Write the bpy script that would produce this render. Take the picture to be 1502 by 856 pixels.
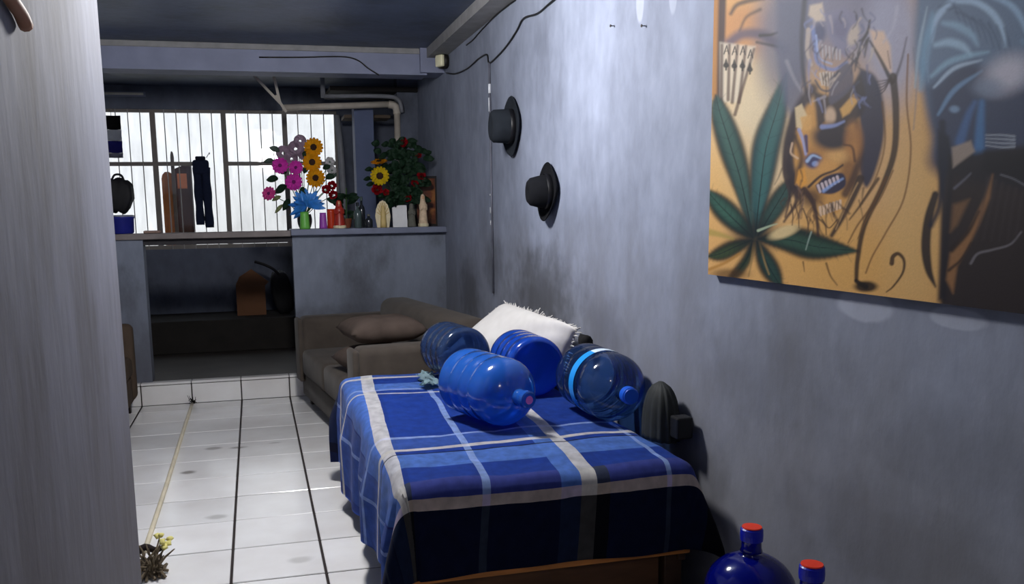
import bpy, bmesh, math, random
import numpy as np
from mathutils import Vector, Matrix, noise
random.seed(7)
PI = math.pi
for o in list(bpy.data.objects): bpy.data.objects.remove(o)
S = bpy.context.scene
C = S.collection

# ------------------------------------------------------------------ camera
W_, H_ = 1502, 856
YAW, PITCH, ROLL, F_, CX, CY = .245119, .148243, -.016887, 1287.79, 700.03, 505.14
CAM = Vector((0, 0, 1.5))
fwd = Vector((math.sin(YAW)*math.cos(PITCH), math.cos(YAW)*math.cos(PITCH), -math.sin(PITCH)))
rt = Vector((math.cos(YAW), -math.sin(YAW), 0)); up = rt.cross(fwd)
rt2 = rt*math.cos(ROLL)+up*math.sin(ROLL); up2 = -rt*math.sin(ROLL)+up*math.cos(ROLL)
cd = bpy.data.cameras.new('camera'); cam = bpy.data.objects.new('camera', cd); C.objects.link(cam)
cd.sensor_width = 36; cd.lens = F_/W_*36
cd.shift_x = (W_/2-CX)/W_; cd.shift_y = (CY-H_/2)/W_
cam.matrix_world = Matrix(((rt2.x, up2.x, -fwd.x, CAM.x), (rt2.y, up2.y, -fwd.y, CAM.y), (rt2.z, up2.z, -fwd.z, CAM.z), (0, 0, 0, 1)))
S.camera = cam
def at(x, y, Y):                                   # point of the photograph on the plane at depth Y
    d = rt2*((x-CX)/F_) - up2*((y-CY)/F_) + fwd
    return CAM + d*(Y/d.y)

# ------------------------------------------------------------------ light
wd = bpy.data.worlds.new('World'); S.world = wd; wd.use_nodes = True
bg = wd.node_tree.nodes['Background']; bg.inputs[0].default_value = (.80, .88, 1, 1); bg.inputs[1].default_value = 1.6
sl = bpy.data.lights.new('sun', 'SUN'); sl.energy = 3.0; sl.angle = .02; sl.color = (1, .96, .9)
so = bpy.data.objects.new('sun', sl); C.objects.link(so)
so.rotation_euler = Vector((.25, .5, -.85)).to_track_quat('-Z', 'Y').to_euler(); so.location = (0, 6, 8)
LAMP = Vector((.30, 3.95, 2.52)); LAMP_W = 172
vs = S.view_settings
vs.view_transform = 'Standard'; vs.look = 'None'; vs.gamma = 1; vs.use_curve_mapping = False; vs.exposure = 0.14

# ------------------------------------------------------------------ materials
def lin(c): return tuple((v/255/12.92 if v/255 <= .04045 else ((v/255+.055)/1.055)**2.4) for v in c)
MATS = {}
def nodes(name):
    m = bpy.data.materials.new(name); m.use_nodes = True; nt = m.node_tree
    return m, nt, nt.nodes['Principled BSDF']
def NM(nt, t, **kw):
    n = nt.nodes.new(t)
    for k, v in kw.items():
        if k.startswith('i_'):
            key = k[2:]; key = int(key) if key.isdigit() else key
            n.inputs[key].default_value = v
        else: setattr(n, k, v)
    return n
def mat(name, rgb, rough=.6, spec=.3, var=.12, scale=8, bump=0, metal=0, emit=None, obj=True, stretch=(1, 1, 1), detail=4, sheen=0):
    """plain colour broken up by noise"""
    if name in MATS: return MATS[name]
    m, nt, b = nodes(name); L = nt.links.new
    c = lin(rgb)
    tc = NM(nt, 'ShaderNodeTexCoord'); mp = NM(nt, 'ShaderNodeMapping'); mp.inputs['Scale'].default_value = stretch
    L(tc.outputs['Object' if obj else 'Generated'], mp.inputs['Vector'])
    nz = NM(nt, 'ShaderNodeTexNoise', i_Scale=scale, i_Detail=detail); L(mp.outputs[0], nz.inputs['Vector'])
    mr = NM(nt, 'ShaderNodeMapRange', i_1=.25, i_2=.75, i_3=1-var, i_4=1+var); L(nz.outputs['Fac'], mr.inputs[0])
    mx = NM(nt, 'ShaderNodeVectorMath', operation='SCALE'); mx.inputs[0].default_value = c; L(mr.outputs[0], mx.inputs['Scale'])
    L(mx.outputs[0], b.inputs['Base Color'])
    b.inputs['Roughness'].default_value = rough; b.inputs['Specular IOR Level'].default_value = spec; b.inputs['Metallic'].default_value = metal
    if sheen: b.inputs['Sheen Weight'].default_value = sheen
    if bump:
        bp = NM(nt, 'ShaderNodeBump', i_Strength=bump, i_Distance=.01); L(nz.outputs['Fac'], bp.inputs['Height']); L(bp.outputs[0], b.inputs['Normal'])
    if emit:
        b.inputs['Emission Color'].default_value = (*lin(emit[0]), 1); b.inputs['Emission Strength'].default_value = emit[1]
    MATS[name] = m; return m
def ramp(nt, stops, interp='LINEAR'):
    r = NM(nt, 'ShaderNodeValToRGB'); cr = r.color_ramp; cr.interpolation = interp
    while len(cr.elements) > 1: cr.elements.remove(cr.elements[-1])
    for i, (p, c) in enumerate(stops):
        e = cr.elements[0] if i == 0 else cr.elements.new(p)
        e.position = p; e.color = (*c, 1)
    return r
def ellipse_mask(nt, pos, axes, spots, softness=.35):
    """0..1 mask, 1 inside any of the ellipses; spots: (a, b, ra, rb, strength) in the two axes of world position"""
    L = nt.links.new; out = None
    nz = NM(nt, 'ShaderNodeTexNoise', i_Scale=9.0, i_Detail=3.0); L(pos, nz.inputs['Vector'])
    for (a, bb, ra, rb, st) in spots:
        ctr = [0, 0, 0]; sc = [0, 0, 0]
        ctr[axes[0]] = a; ctr[axes[1]] = bb; sc[axes[0]] = 1/ra; sc[axes[1]] = 1/rb
        s = NM(nt, 'ShaderNodeVectorMath', operation='SUBTRACT'); L(pos, s.inputs[0]); s.inputs[1].default_value = ctr
        ml = NM(nt, 'ShaderNodeVectorMath', operation='MULTIPLY'); L(s.outputs[0], ml.inputs[0]); ml.inputs[1].default_value = sc
        ln = NM(nt, 'ShaderNodeVectorMath', operation='LENGTH'); L(ml.outputs[0], ln.inputs[0])
        ad = NM(nt, 'ShaderNodeMath', operation='MULTIPLY_ADD'); L(nz.outputs['Fac'], ad.inputs[0]); ad.inputs[1].default_value = softness*2.0; L(ln.outputs['Value'], ad.inputs[2])
        mr = NM(nt, 'ShaderNodeMapRange', i_1=1+softness, i_2=1.0-softness+.35*softness, i_3=0.0, i_4=st, interpolation_type='SMOOTHSTEP'); L(ad.outputs[0], mr.inputs[0])
        if out is None: out = mr.outputs[0]
        else:
            mx = NM(nt, 'ShaderNodeMath', operation='MAXIMUM'); L(out, mx.inputs[0]); L(mr.outputs[0], mx.inputs[1]); out = mx.outputs[0]
    return out
def wall_mat(name, base, dirt, streak=(1, 1, .25), dark=(), light=(), rough=.78, dirt_amt=.55, low=None, lightcol=(190, 195, 212), darkcol=(62, 62, 66), scale=2.2, axes=(1, 2)):
    m, nt, b = nodes(name); L = nt.links.new
    g = NM(nt, 'ShaderNodeNewGeometry'); mp = NM(nt, 'ShaderNodeMapping'); mp.inputs['Scale'].default_value = streak; L(g.outputs['Position'], mp.inputs['Vector'])
    n1 = NM(nt, 'ShaderNodeTexNoise', i_Scale=scale, i_Detail=7.0, i_Roughness=.62); L(mp.outputs[0], n1.inputs['Vector'])
    n2 = NM(nt, 'ShaderNodeTexNoise', i_Scale=scale*6, i_Detail=5.0); L(mp.outputs[0], n2.inputs['Vector'])
    r = ramp(nt, [(.30, lin(dirt)), (.52, lin(base)), (.75, lin([min(255, v*1.1) for v in base]))]); L(n1.outputs['Fac'], r.inputs[0])
    r2 = NM(nt, 'ShaderNodeMapRange', i_1=.3, i_2=.7, i_3=1-.09*dirt_amt*2, i_4=1+.07); L(n2.outputs['Fac'], r2.inputs[0])
    sc = NM(nt, 'ShaderNodeVectorMath', operation='SCALE'); L(r.outputs[0], sc.inputs[0]); L(r2.outputs[0], sc.inputs['Scale'])
    col = sc.outputs[0]
    if low:                                        # grime rubbed into the lower wall, ragged upper edge
        z0, z1, lowcol, amt = low
        sp = NM(nt, 'ShaderNodeSeparateXYZ'); L(g.outputs['Position'], sp.inputs[0])
        ad = NM(nt, 'ShaderNodeMath', operation='MULTIPLY_ADD'); L(n1.outputs['Fac'], ad.inputs[0]); ad.inputs[1].default_value = 1.0; L(sp.outputs[2], ad.inputs[2])
        mr = NM(nt, 'ShaderNodeMapRange', i_1=z1+.5, i_2=z0+.5, i_3=0.0, i_4=amt); L(ad.outputs[0], mr.inputs[0])
        mx = NM(nt, 'ShaderNodeMix', data_type='RGBA'); L(mr.outputs[0], mx.inputs[0]); L(col, mx.inputs[6]); mx.inputs[7].default_value = (*lin(lowcol), 1); col = mx.outputs[2]
    if dark:
        k = ellipse_mask(nt, g.outputs['Position'], axes, dark, .5)
        mx = NM(nt, 'ShaderNodeMix', data_type='RGBA'); L(k, mx.inputs[0]); L(col, mx.inputs[6]); mx.inputs[7].default_value = (*lin(darkcol), 1); col = mx.outputs[2]
    if light:
        k = ellipse_mask(nt, g.outputs['Position'], axes, light, .15)
        mx = NM(nt, 'ShaderNodeMix', data_type='RGBA'); L(k, mx.inputs[0]); L(col, mx.inputs[6]); mx.inputs[7].default_value = (*lin(lightcol), 1); col = mx.outputs[2]
    L(col, b.inputs['Base Color']); b.inputs['Roughness'].default_value = rough; b.inputs['Specular IOR Level'].default_value = .3
    bp = NM(nt, 'ShaderNodeBump', i_Strength=.25, i_Distance=.012); L(n2.outputs['Fac'], bp.inputs['Height']); L(bp.outputs[0], b.inputs['Normal'])
    MATS[name] = m; return m
def plastic(name, tint, body, clear=.5, rough=.12):
    """thin-walled tinted plastic: part see-through, part body colour, fresnel gloss"""
    if name in MATS: return MATS[name]
    m, nt, b = nodes(name); L = nt.links.new
    b.inputs['Base Color'].default_value = (*lin(body), 1); b.inputs['Roughness'].default_value = rough; b.inputs['Specular IOR Level'].default_value = .55
    tr = NM(nt, 'ShaderNodeBsdfTransparent'); tr.inputs[0].default_value = (*lin(tint), 1)
    gl = NM(nt, 'ShaderNodeBsdfGlossy'); gl.inputs['Roughness'].default_value = rough
    fr = NM(nt, 'ShaderNodeFresnel'); fr.inputs[0].default_value = 1.45
    tl = NM(nt, 'ShaderNodeBsdfTranslucent'); tl.inputs[0].default_value = (*lin(body), 1)
    m0 = NM(nt, 'ShaderNodeMixShader', i_0=.35); L(b.outputs[0], m0.inputs[1]); L(tl.outputs[0], m0.inputs[2])
    m1 = NM(nt, 'ShaderNodeMixShader', i_0=clear); L(m0.outputs[0], m1.inputs[1]); L(tr.outputs[0], m1.inputs[2])
    m2 = NM(nt, 'ShaderNodeMixShader'); L(fr.outputs[0], m2.inputs[0]); L(m1.outputs[0], m2.inputs[1]); L(gl.outputs[0], m2.inputs[2])
    L(m2.outputs[0], nt.nodes['Material Output'].inputs[0])
    MATS[name] = m; return m

# ------------------------------------------------------------------ mesh helpers
def link(name, me, m=None, parent=None):
    o = bpy.data.objects.new(name, me); C.objects.link(o)
    if m is not None and hasattr(me, 'materials') and len(me.materials) == 0: me.materials.append(m)
    if parent is not None: o.parent = parent
    return o
def obj(name, bm, m, parent=None, smooth=False):
    bmesh.ops.recalc_face_normals(bm, faces=bm.faces[:])
    me = bpy.data.meshes.new(name); bm.to_mesh(me); bm.free()
    if smooth:
        for p in me.polygons: p.use_smooth = True
    return link(name, me, m, parent)
def tag(o, label=None, cat=None, group=None, kind=None):
    if label: o['label'] = label
    if cat: o['category'] = cat
    if group: o['group'] = group
    if kind: o['kind'] = kind
    return o
def thing(name, label, cat, loc=(0, 0, 0), rotz=0, group=None):
    o = bpy.data.objects.new(name, None); C.objects.link(o); o.empty_display_size = .05
    o.location = loc; o.rotation_euler = (0, 0, rotz)
    return tag(o, label, cat, group)
def B(bm, x0, x1, y0, y1, z0, z1, bev=0, seg=2, M=None):
    r = bmesh.ops.create_cube(bm, size=1); vv = r['verts']
    for v in vv: v.co = Vector((x0+(v.co.x+.5)*(x1-x0), y0+(v.co.y+.5)*(y1-y0), z0+(v.co.z+.5)*(z1-z0)))
    if M is not None:
        for v in vv: v.co = M @ v.co
    if bev:
        es = list({e for v in vv for e in v.link_edges})
        bmesh.ops.bevel(bm, geom=es, offset=bev, segments=seg, profile=.5, affect='EDGES')
    return bm
def box(*a, **k): return B(bmesh.new(), *a, **k)
def lathe(prof, n=32, M=None, bm=None, cap=True):
    """prof: list of (r, z)"""
    bm = bm or bmesh.new(); rings = []
    for r, z in prof:
        rings.append([bm.verts.new(Vector((r*math.cos(2*PI*i/n), r*math.sin(2*PI*i/n), z))) for i in range(n)])
    for a, b in zip(rings, rings[1:]):
        for i in range(n): bm.faces.new((a[i], a[(i+1) % n], b[(i+1) % n], b[i]))
    if cap:
        bm.faces.new(rings[0][::-1]); bm.faces.new(rings[-1])
    if M is not None:
        for rg in rings:
            for v in rg: v.co = M @ v.co
    return bm
def crom(pts, n=8):
    P = [Vector(p) for p in pts]; P = [P[0]*2-P[1]]+P+[P[-1]*2-P[-2]]; out = []
    for i in range(1, len(P)-2):
        for k in range(n):
            t = k/n; a, b, c, d = P[i-1:i+3]
            out.append(.5*((2*b)+(c-a)*t+(2*a-5*b+4*c-d)*t*t+(3*b-a-3*c+d)*t**3))
    out.append(P[-2]); return out
def tube(pts, r, n=8, bm=None, smooth_n=0, r1=None):
    bm = bm or bmesh.new()
    P = crom(pts, smooth_n) if smooth_n else [Vector(p) for p in pts]
    rings = []; prev = None
    for i, p in enumerate(P):
        t = (P[min(i+1, len(P)-1)]-P[max(i-1, 0)]).normalized()
        if prev is None: u = t.orthogonal().normalized()
        else:
            u = prev - t*prev.dot(t); u = u.normalized() if u.length > 1e-6 else t.orthogonal().normalized()
        prev = u; w = t.cross(u)
        rr = r if r1 is None else r+(r1-r)*i/max(1, len(P)-1)
        rings.append([bm.verts.new(p+(u*math.cos(2*PI*k/n)+w*math.sin(2*PI*k/n))*rr) for k in range(n)])
    for a, b in zip(rings, rings[1:]):
        for i in range(n): bm.faces.new((a[i], a[(i+1) % n], b[(i+1) % n], b[i]))
    bm.faces.new(rings[0][::-1]); bm.faces.new(rings[-1]); return bm
def prism(poly, y0, y1, bm=None):
    """poly in (x, z), extruded along y"""
    bm = bm or bmesh.new()
    a = [bm.verts.new((x, y0, z)) for x, z in poly]; b = [bm.verts.new((x, y1, z)) for x, z in poly]; n = len(poly)
    bm.faces.new(a); bm.faces.new(b[::-1])
    for i in range(n): bm.faces.new((a[i], b[i], b[(i+1) % n], a[(i+1) % n]))
    return bm
def cushion(w, d, t, n=16, pinch=.10, seed=0, wr=.006, bm=None):
    """soft pillow in local xy, thickness t"""
    bm = bm or bmesh.new(); G = {}
    for s in (1, -1):
        for i in range(n+1):
            for j in range(n+1):
                u = -1+2*i/n; v = -1+2*j/n
                if s == -1 and (i in (0, n) or j in (0, n)): G[s, i, j] = G[1, i, j]; continue
                h = ((1-u**4)*(1-v**4))**.55
                x = u*w/2*(1-pinch*(v*v)**1*(1-abs(u))*.0-pinch*(1-v*v)*.35*abs(u)); y = v*d/2*(1-pinch*(1-u*u)*.35*abs(v))
                z = s*h*t/2 + wr*noise.noise(Vector((u*3+seed, v*3, s*2)))*(h > 0)
                G[s, i, j] = bm.verts.new((x, y, z))
    for s in (1, -1):
        for i in range(n):
            for j in range(n):
                q = [G[s, i, j], G[s, i+1, j], G[s, i+1, j+1], G[s, i, j+1]]
                bm.faces.new(q if s == 1 else q[::-1])
    return bm
def xf(bm, M):
    for v in bm.verts: v.co = M @ v.co
    return bm
def axisM(loc, d, spin=0):
    q = Vector(d).to_track_quat('Z', 'Y'); return Matrix.Translation(Vector(loc)) @ q.to_matrix().to_4x4() @ Matrix.Rotation(spin, 4, 'Z')

# ------------------------------------------------------------------ setting
XR, XL, YB, YN, ZC = 1.60, -1.75, 9.8, -2.2, 2.85
YS = 7.42                                              # step and bar front
m_wr = wall_mat('right wall plaster', (132, 139, 157), (112, 118, 134), streak=(1, 1, .6), dark=[(3.9, .95, .5, .2, .35), (2.5, .95, .6, .3, .28), (6.6, .9, .5, .35, .5), (1.7, .9, .5, .2, .25), (4.85, 1.02, .95, .42, .72), (5.9, 1.15, .35, .3, .5), (3.0, .5, .4, .3, .35), (1.9, .62, .7, .25, .3)],
    light=[(3.52, 2.36, .045, .10, .4), (3.22, 2.33, .04, .10, .35), (2.05, 1.235, .13, .05, .38), (1.72, 1.235, .1, .03, .35)], low=(.35, 1.45, (132, 131, 134), .75))
m_wl = wall_mat('rubbed left wall plaster', (134, 138, 155), (62, 62, 69), streak=(.8, .8, .24), low=(.7, 2.3, (98, 93, 93), .8), lightcol=(170, 174, 190), scale=4.0)
m_wb = wall_mat('bar wall plaster', (118, 125, 140), (66, 68, 74), streak=(1, 1, .5), dark=[(.5, .55, .9, .3, .6)], axes=(0, 2), low=(.3, 1.2, (92, 94, 104), .7))
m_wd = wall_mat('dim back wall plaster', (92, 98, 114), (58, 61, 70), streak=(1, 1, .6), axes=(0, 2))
m_ceil = wall_mat('slate blue ceiling paint', (74, 84, 106), (54, 62, 78), streak=(1, 1, 1), rough=.45)
m_beam = mat('pale grey blue beam paint', (122, 128, 152), .6, var=.14, scale=5, bump=.1)
m_strip = mat('bare grey cement', (132, 132, 134), .8, var=.15, scale=12, bump=.2)
m_grout = mat('dark floor grout', (48, 42, 40), .9, var=.2, scale=20)
def struct(name, bm, m, label=None, smooth=False):
    o = obj(name, bm, m, None, smooth); o['kind'] = 'structure'
    if label: o['label'] = label
    return o
floor = struct('floor', box(XL-.3, XR+.3, YN-.2, YS+.02, -.2, -.004), m_grout, 'white square tiled floor with dark grout lines')
struct('ceiling', box(XL-.3, XR+.3, YN-.2, YB+.15, ZC, ZC+.15), m_ceil, 'slate blue painted ceiling')
struct('wall_right', box(XR, XR+.2, YN-.2, YB+.15, -.2, ZC), m_wr, 'stained blue grey plaster wall behind the bed')
struct('wall_left', box(-.60, -.40, YN-.2, 2.81, -.2, ZC), m_wl, 'rubbed grey plaster wall end beside the walkway')
struct('wall_recess', box(-2.05, -.60, 2.61, 2.81, -.2, ZC), m_wl)
struct('wall_far_left', box(XL-.25, XL, 2.81, YB+.15, -.2, ZC), m_wb)
struct('wall_rear', box(-.60, XR, YN-.2, YN, -.2, ZC), m_wl)
# floor tiles
def tile_material():
    m, nt, b = nodes('glazed white floor tile'); L = nt.links.new
    g = NM(nt, 'ShaderNodeNewGeometry'); oi = NM(nt, 'ShaderNodeObjectInfo')
    n1 = NM(nt, 'ShaderNodeTexNoise', i_Scale=3.0, i_Detail=5.0); L(g.outputs['Position'], n1.inputs['Vector'])
    r = ramp(nt, [(.3, lin((224, 221, 219))), (.65, lin((238, 237, 236)))]); L(n1.outputs['Fac'], r.inputs[0])
    mr = NM(nt, 'ShaderNodeMapRange', i_1=0.0, i_2=1.0, i_3=.92, i_4=1.04); L(oi.outputs['Random'], mr.inputs[0])
    sc = NM(nt, 'ShaderNodeVectorMath', operation='SCALE'); L(r.outputs[0], sc.inputs[0]); L(mr.outputs[0], sc.inputs['Scale'])
    k = ellipse_mask(nt, g.outputs['Position'], (0, 1), [(-.33, 5.88, .07, .05, .55), (-.17, 5.85, .08, .04, .6), (-.46, 5.35, .06, .05, .8), (-.26, 4.48, .08, .05, .4), (.12, 3.78, .07, .05, .3), (.06, 5.9, .06, .03, .35)], .4)
    mx = NM(nt, 'ShaderNodeMix', data_type='RGBA'); L(k, mx.inputs[0]); L(sc.outputs[0], mx.inputs[6]); mx.inputs[7].default_value = (*lin((110, 104, 98)), 1)
    L(mx.outputs[2], b.inputs['Base Color']); b.inputs['Roughness'].default_value = .16; b.inputs['Specular IOR Level'].default_value = .5
    return m
m_tile = tile_material()
TP = .392; GX, GY = -.56, 3.608
bt = box(-TP/2+.006, TP/2-.006, -TP/2+.005, TP/2-.005, -.012, 0, bev=.003, seg=1)
me_tile = bpy.data.meshes.new('tile'); bmesh.ops.recalc_face_normals(bt, faces=bt.faces[:]); bt.to_mesh(me_tile); bt.free(); me_tile.materials.append(m_tile)
TR = TP*.9985*.0+.3955
for i in range(-3, 6):
    for j in range(-6, 10):
        cx = GX+(i+.5)*TP; cy = GY+(j+.5)*TR
        o = link('tile', me_tile, None, floor)
        sx0, sx1 = max(cx-TP/2, XL), min(cx+TP/2, XR)
        if sx1-sx0 < .05: bpy.data.objects.remove(o); continue
        sy1 = min(cy+TR/2, YS); sy0 = cy-TR/2
        if sy1-sy0 < .03: bpy.data.objects.remove(o); continue
        o.location = ((sx0+sx1)/2, (sy0+sy1)/2, random.uniform(-.0006, .0006)); o.scale = ((sx1-sx0)/TP, (sy1-sy0)/TP, 1)
        o.rotation_euler = (random.uniform(-.003, .003), random.uniform(-.003, .003), 0)
# tiled step in front of the bar
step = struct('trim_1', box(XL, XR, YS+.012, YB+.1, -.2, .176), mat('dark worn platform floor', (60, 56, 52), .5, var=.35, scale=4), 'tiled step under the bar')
for i in range(-3, 6):
    x0 = max(GX+i*TP, XL); x1 = min(GX+(i+1)*TP, XR)
    if x1-x0 < .05: continue
    obj('riser_tile', box(x0+.005, x1-.005, YS, YS+.012, .002, .160, bev=.002, seg=1), m_tile, step)
    obj('nosing_tile', box(x0+.003, x1-.003, YS-.006, YS+.085, .166, .186, bev=.004, seg=1), m_tile, step)
# bar: right solid part, left pier, top
m_top = mat('painted bar top', (108, 114, 134), .5, var=.18, scale=6, bump=.1)
struct('wall_bar', box(.305, XR, YS+.05, YS+.22, .186, 1.345), m_wb, 'low blue grey bar wall behind the sofa')
struct('wall_bar_pier', box(XL, -.862, YS+.05, YS+.22, .186, 1.345), m_wb)
struct('trim_2', box(.295, XR, YS-.02, YS+.42, 1.345, 1.395, bev=.006), m_top, 'blue grey ledge that carries the flowers')
struct('trim_3', box(XL, .295, YS+.02, YS+.30, 1.338, 1.385, bev=.006), mat('worn bar plank', (122, 114, 112), .55, var=.25, scale=6), 'worn bar top over the dark opening')
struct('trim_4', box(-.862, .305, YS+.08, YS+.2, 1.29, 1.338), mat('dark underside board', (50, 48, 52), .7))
# ceiling beams
beam = struct('trim_5', box(XL, 1.46, YS-.02, YS+.22, 2.64, ZC), m_beam, 'grey blue ceiling beam above the bar')
obj('edge_strip', box(XL, 1.40, YS-.035, YS-.02, 2.805, ZC, bev=.004, seg=1), m_strip, beam)
struct('trim_6', box(1.455, XR, YN, YS-.06, 2.772, ZC), m_strip, 'bare cement strip along the wall and ceiling')
struct('trim_7', box(1.40, XR, YS-.06, YS+.22, 2.655, ZC-.0), m_beam, 'square beam end block in the corner')
# back wall with window opening (X -1.65..0.92, Z 1.18..2.60)
WX0, WX1, WZ0, WZ1 = -1.66, .93, 1.18, 2.615
bw = bmesh.new()
B(bw, XL, WX0, YB, YB+.15, -.2, ZC); B(bw, WX1, XR, YB, YB+.15, -.2, ZC); B(bw, WX0, WX1, YB, YB+.15, -.2, WZ0); B(bw, WX0, WX1, YB, YB+.15, WZ1, ZC)
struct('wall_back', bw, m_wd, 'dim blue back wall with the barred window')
struct('trim_8', box(XL, XR, 9.02, YB, .176, .50, bev=.01), mat('black concrete platform', (34, 31, 29), .8, var=.3, scale=5), 'dark low platform under the window')  # near-black base colour varied by noise
# windows
m_frame = mat('grey painted window steel', (128, 122, 118), .5, var=.1)
m_bar = mat('pale grey grille bar', (150, 148, 146), .5, var=.1)
m_glass, nt, b_ = nodes('dusty window glass')
tr = NM(nt, 'ShaderNodeBsdfTransparent'); tr.inputs[0].default_value = (.93, .94, .95, 1)
gl = NM(nt, 'ShaderNodeBsdfGlossy'); gl.inputs['Roughness'].default_value = .05
mxs = NM(nt, 'ShaderNodeMixShader', i_0=.06); nt.links.new(tr.outputs[0], mxs.inputs[1]); nt.links.new(gl.outputs[0], mxs.inputs[2]); nt.links.new(mxs.outputs[0], nt.nodes['Material Output'].inputs[0])
cols = [WX0, -.955, -.25, .378, WX1]
for k in range(4):
    x0, x1 = cols[k], cols[k+1]; fw = .026
    fr = bmesh.new()
    B(fr, x0, x0+fw, YB+.03, YB+.08, WZ0, WZ1); B(fr, x1-fw, x1, YB+.03, YB+.08, WZ0, WZ1)
    B(fr, x0+fw, x1-fw, YB+.03, YB+.08, WZ0, WZ0+.04); B(fr, x0+fw, x1-fw, YB+.03, YB+.08, WZ1-.03, WZ1)
    w = struct('window_%d' % (k+1), fr, m_frame, ['left barred window panel', 'barred window panel with clothes hung in front', 'barred window panel beside the flowers', 'narrow barred window panel by the pipes'][k])
    if k != 1: obj('rail', box(x0+fw, x1-fw, YB+.03, YB+.07, 2.045, 2.085), m_frame, w)
    obj('pane', box(x0+fw, x1-fw, YB+.052, YB+.056, WZ0+.04, WZ1-.03), m_glass, w)
    nb = max(3, round((x1-x0)/.125))
    for q in range(1, nb):
        bx = x0+(x1-x0)*q/nb
        obj('bar', tube([(bx, YB+.02, WZ0), (bx, YB+.02, WZ1)], .0055, 6), m_bar, w)
# patio seen through the window
m_pat = wall_mat('whitewashed patio wall', (232, 230, 226), (214, 212, 208), light=[(-.45, 2.75, .35, .12, .0)], axes=(0, 2))
struct('wall_patio', box(-4.5, 5.5, 12.6, 12.75, -.2, 4.4), m_pat, 'sunlit white patio wall beyond the window')
struct('ground_patio', box(-4.5, 5.5, YB+.15, 12.6, -.2, 0), mat('pale patio concrete', (170, 168, 162), .8))

# ------------------------------------------------------------------ lamp hanging from the ceiling, above the view
lamp = thing('hanging_lamp', 'bare spiral bulb hanging from the ceiling above the walkway', 'lamp', (LAMP.x, LAMP.y, 0))
obj('ceiling_rose', lathe([(.05, 2.85), (.05, 2.835), (.02, 2.82)], 20), mat('white lamp plastic', (225, 225, 222), .4), lamp)
obj('cord', tube([(0, 0, 2.83), (0, 0, 2.70)], .004, 6), mat('black cable rubber', (22, 22, 24), .5), lamp)
obj('socket', lathe([(.018, 2.72), (.024, 2.71), (.024, 2.65), (.02, 2.64)], 16), MATS['white lamp plastic'], lamp)
obj('bulb', lathe([(.02, 2.64), (.03, 2.625), (.034, 2.60), (.03, 2.575), (.012, 2.562)], 16), mat('lit bulb', (255, 255, 250), .4, emit=((255, 252, 245), 12)), lamp, True)
pl = bpy.data.lights.new('lamp_light', 'POINT'); pl.energy = LAMP_W; pl.shadow_soft_size = .16; pl.color = (1, .98, .96)
po = bpy.data.objects.new('lamp_light', pl); C.objects.link(po); po.location = (0, 0, LAMP.z-.02); po.parent = lamp
fill_lamp = thing('hanging_lamp', 'added fill bulb on a short cord behind the viewer', 'lamp', (.75, -1.2, 0))  # unseen bulb, added as weak fill from behind the camera
for ch in list(lamp.children):
    if ch.type == 'MESH':
        c_ = ch.copy(); C.objects.link(c_); c_.parent = fill_lamp
fill_light = bpy.data.lights.new('lamp_light', 'POINT'); fill_light.energy = LAMP_W*.16; fill_light.shadow_soft_size = .16; fill_light.color = (1, .97, .93)
po2 = bpy.data.objects.new('lamp_light', fill_light); C.objects.link(po2); po2.location = (0, 0, LAMP.z-.02); po2.parent = fill_lamp

# ------------------------------------------------------------------ bed with plaid blanket
BX0, BX1, BY0, BY1, BZ = .42, 1.50, 2.755, 4.90, .60
m_wood = mat('orange brown pine', (176, 112, 52), .5, var=.3, scale=5, stretch=(1, 8, 8))
m_dkwood = mat('dark stained wood', (58, 40, 26), .55, var=.3, scale=6, stretch=(1, 6, 6))
m_matt = mat('faded mattress cloth', (120, 118, 120), .9)
bed = thing('bed', 'single bed with a pine foot rail under the plaid blanket', 'bed', ((BX0+BX1)/2, (BY0+BY1)/2, 0))
def rel(o, p):                                        # parent an object built in world space
    o.parent = p; o.matrix_parent_inverse = Matrix.LocRotScale(p.location, p.rotation_euler, p.scale).inverted(); return o
rel(obj('mattress', box(BX0+.012, BX1-.012, BY0+.012, BY1-.012, .36, BZ-.012, bev=.05, seg=4), m_matt), bed)
rel(obj('foot_rail', box(BX0+.02, BX1-.02, BY0+.015, BY0+.05, .265, .33, bev=.006), m_wood), bed)
rel(obj('head_rail', box(BX0+.02, BX1-.02, BY1-.05, BY1-.015, .225, .33, bev=.006), m_wood), bed)
for x in (BX0+.02, BX1-.05): rel(obj('side_rail', box(x, x+.03, BY0+.05, BY1-.05, .225, .33, bev=.005), m_dkwood), bed)
for k in range(9):
    y = BY0+.12+k*.235
    rel(obj('slat', box(BX0+.05, BX1-.05, y, y+.09, .33, .35), m_dkwood), bed)
for x in (BX0+.03, BX1-.10):
    for y in (BY0+.06, BY1-.13): rel(obj('leg', box(x, x+.07, y, y+.07, 0, .33, bev=.005), m_dkwood), bed)
rel(obj('lower_panel', box(BX0+.10, BX1-.11, BY0+.09, BY0+.11, .012, .26), mat('brown panel wood', (84, 56, 34), .6, var=.3, scale=5, stretch=(1, 6, 6))), bed)
rel(obj('underbed_panel', box(BX0+.62, BX0+.66, BY0+.25, BY1-.2, 0, .225), m_dkwood), bed)

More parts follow.
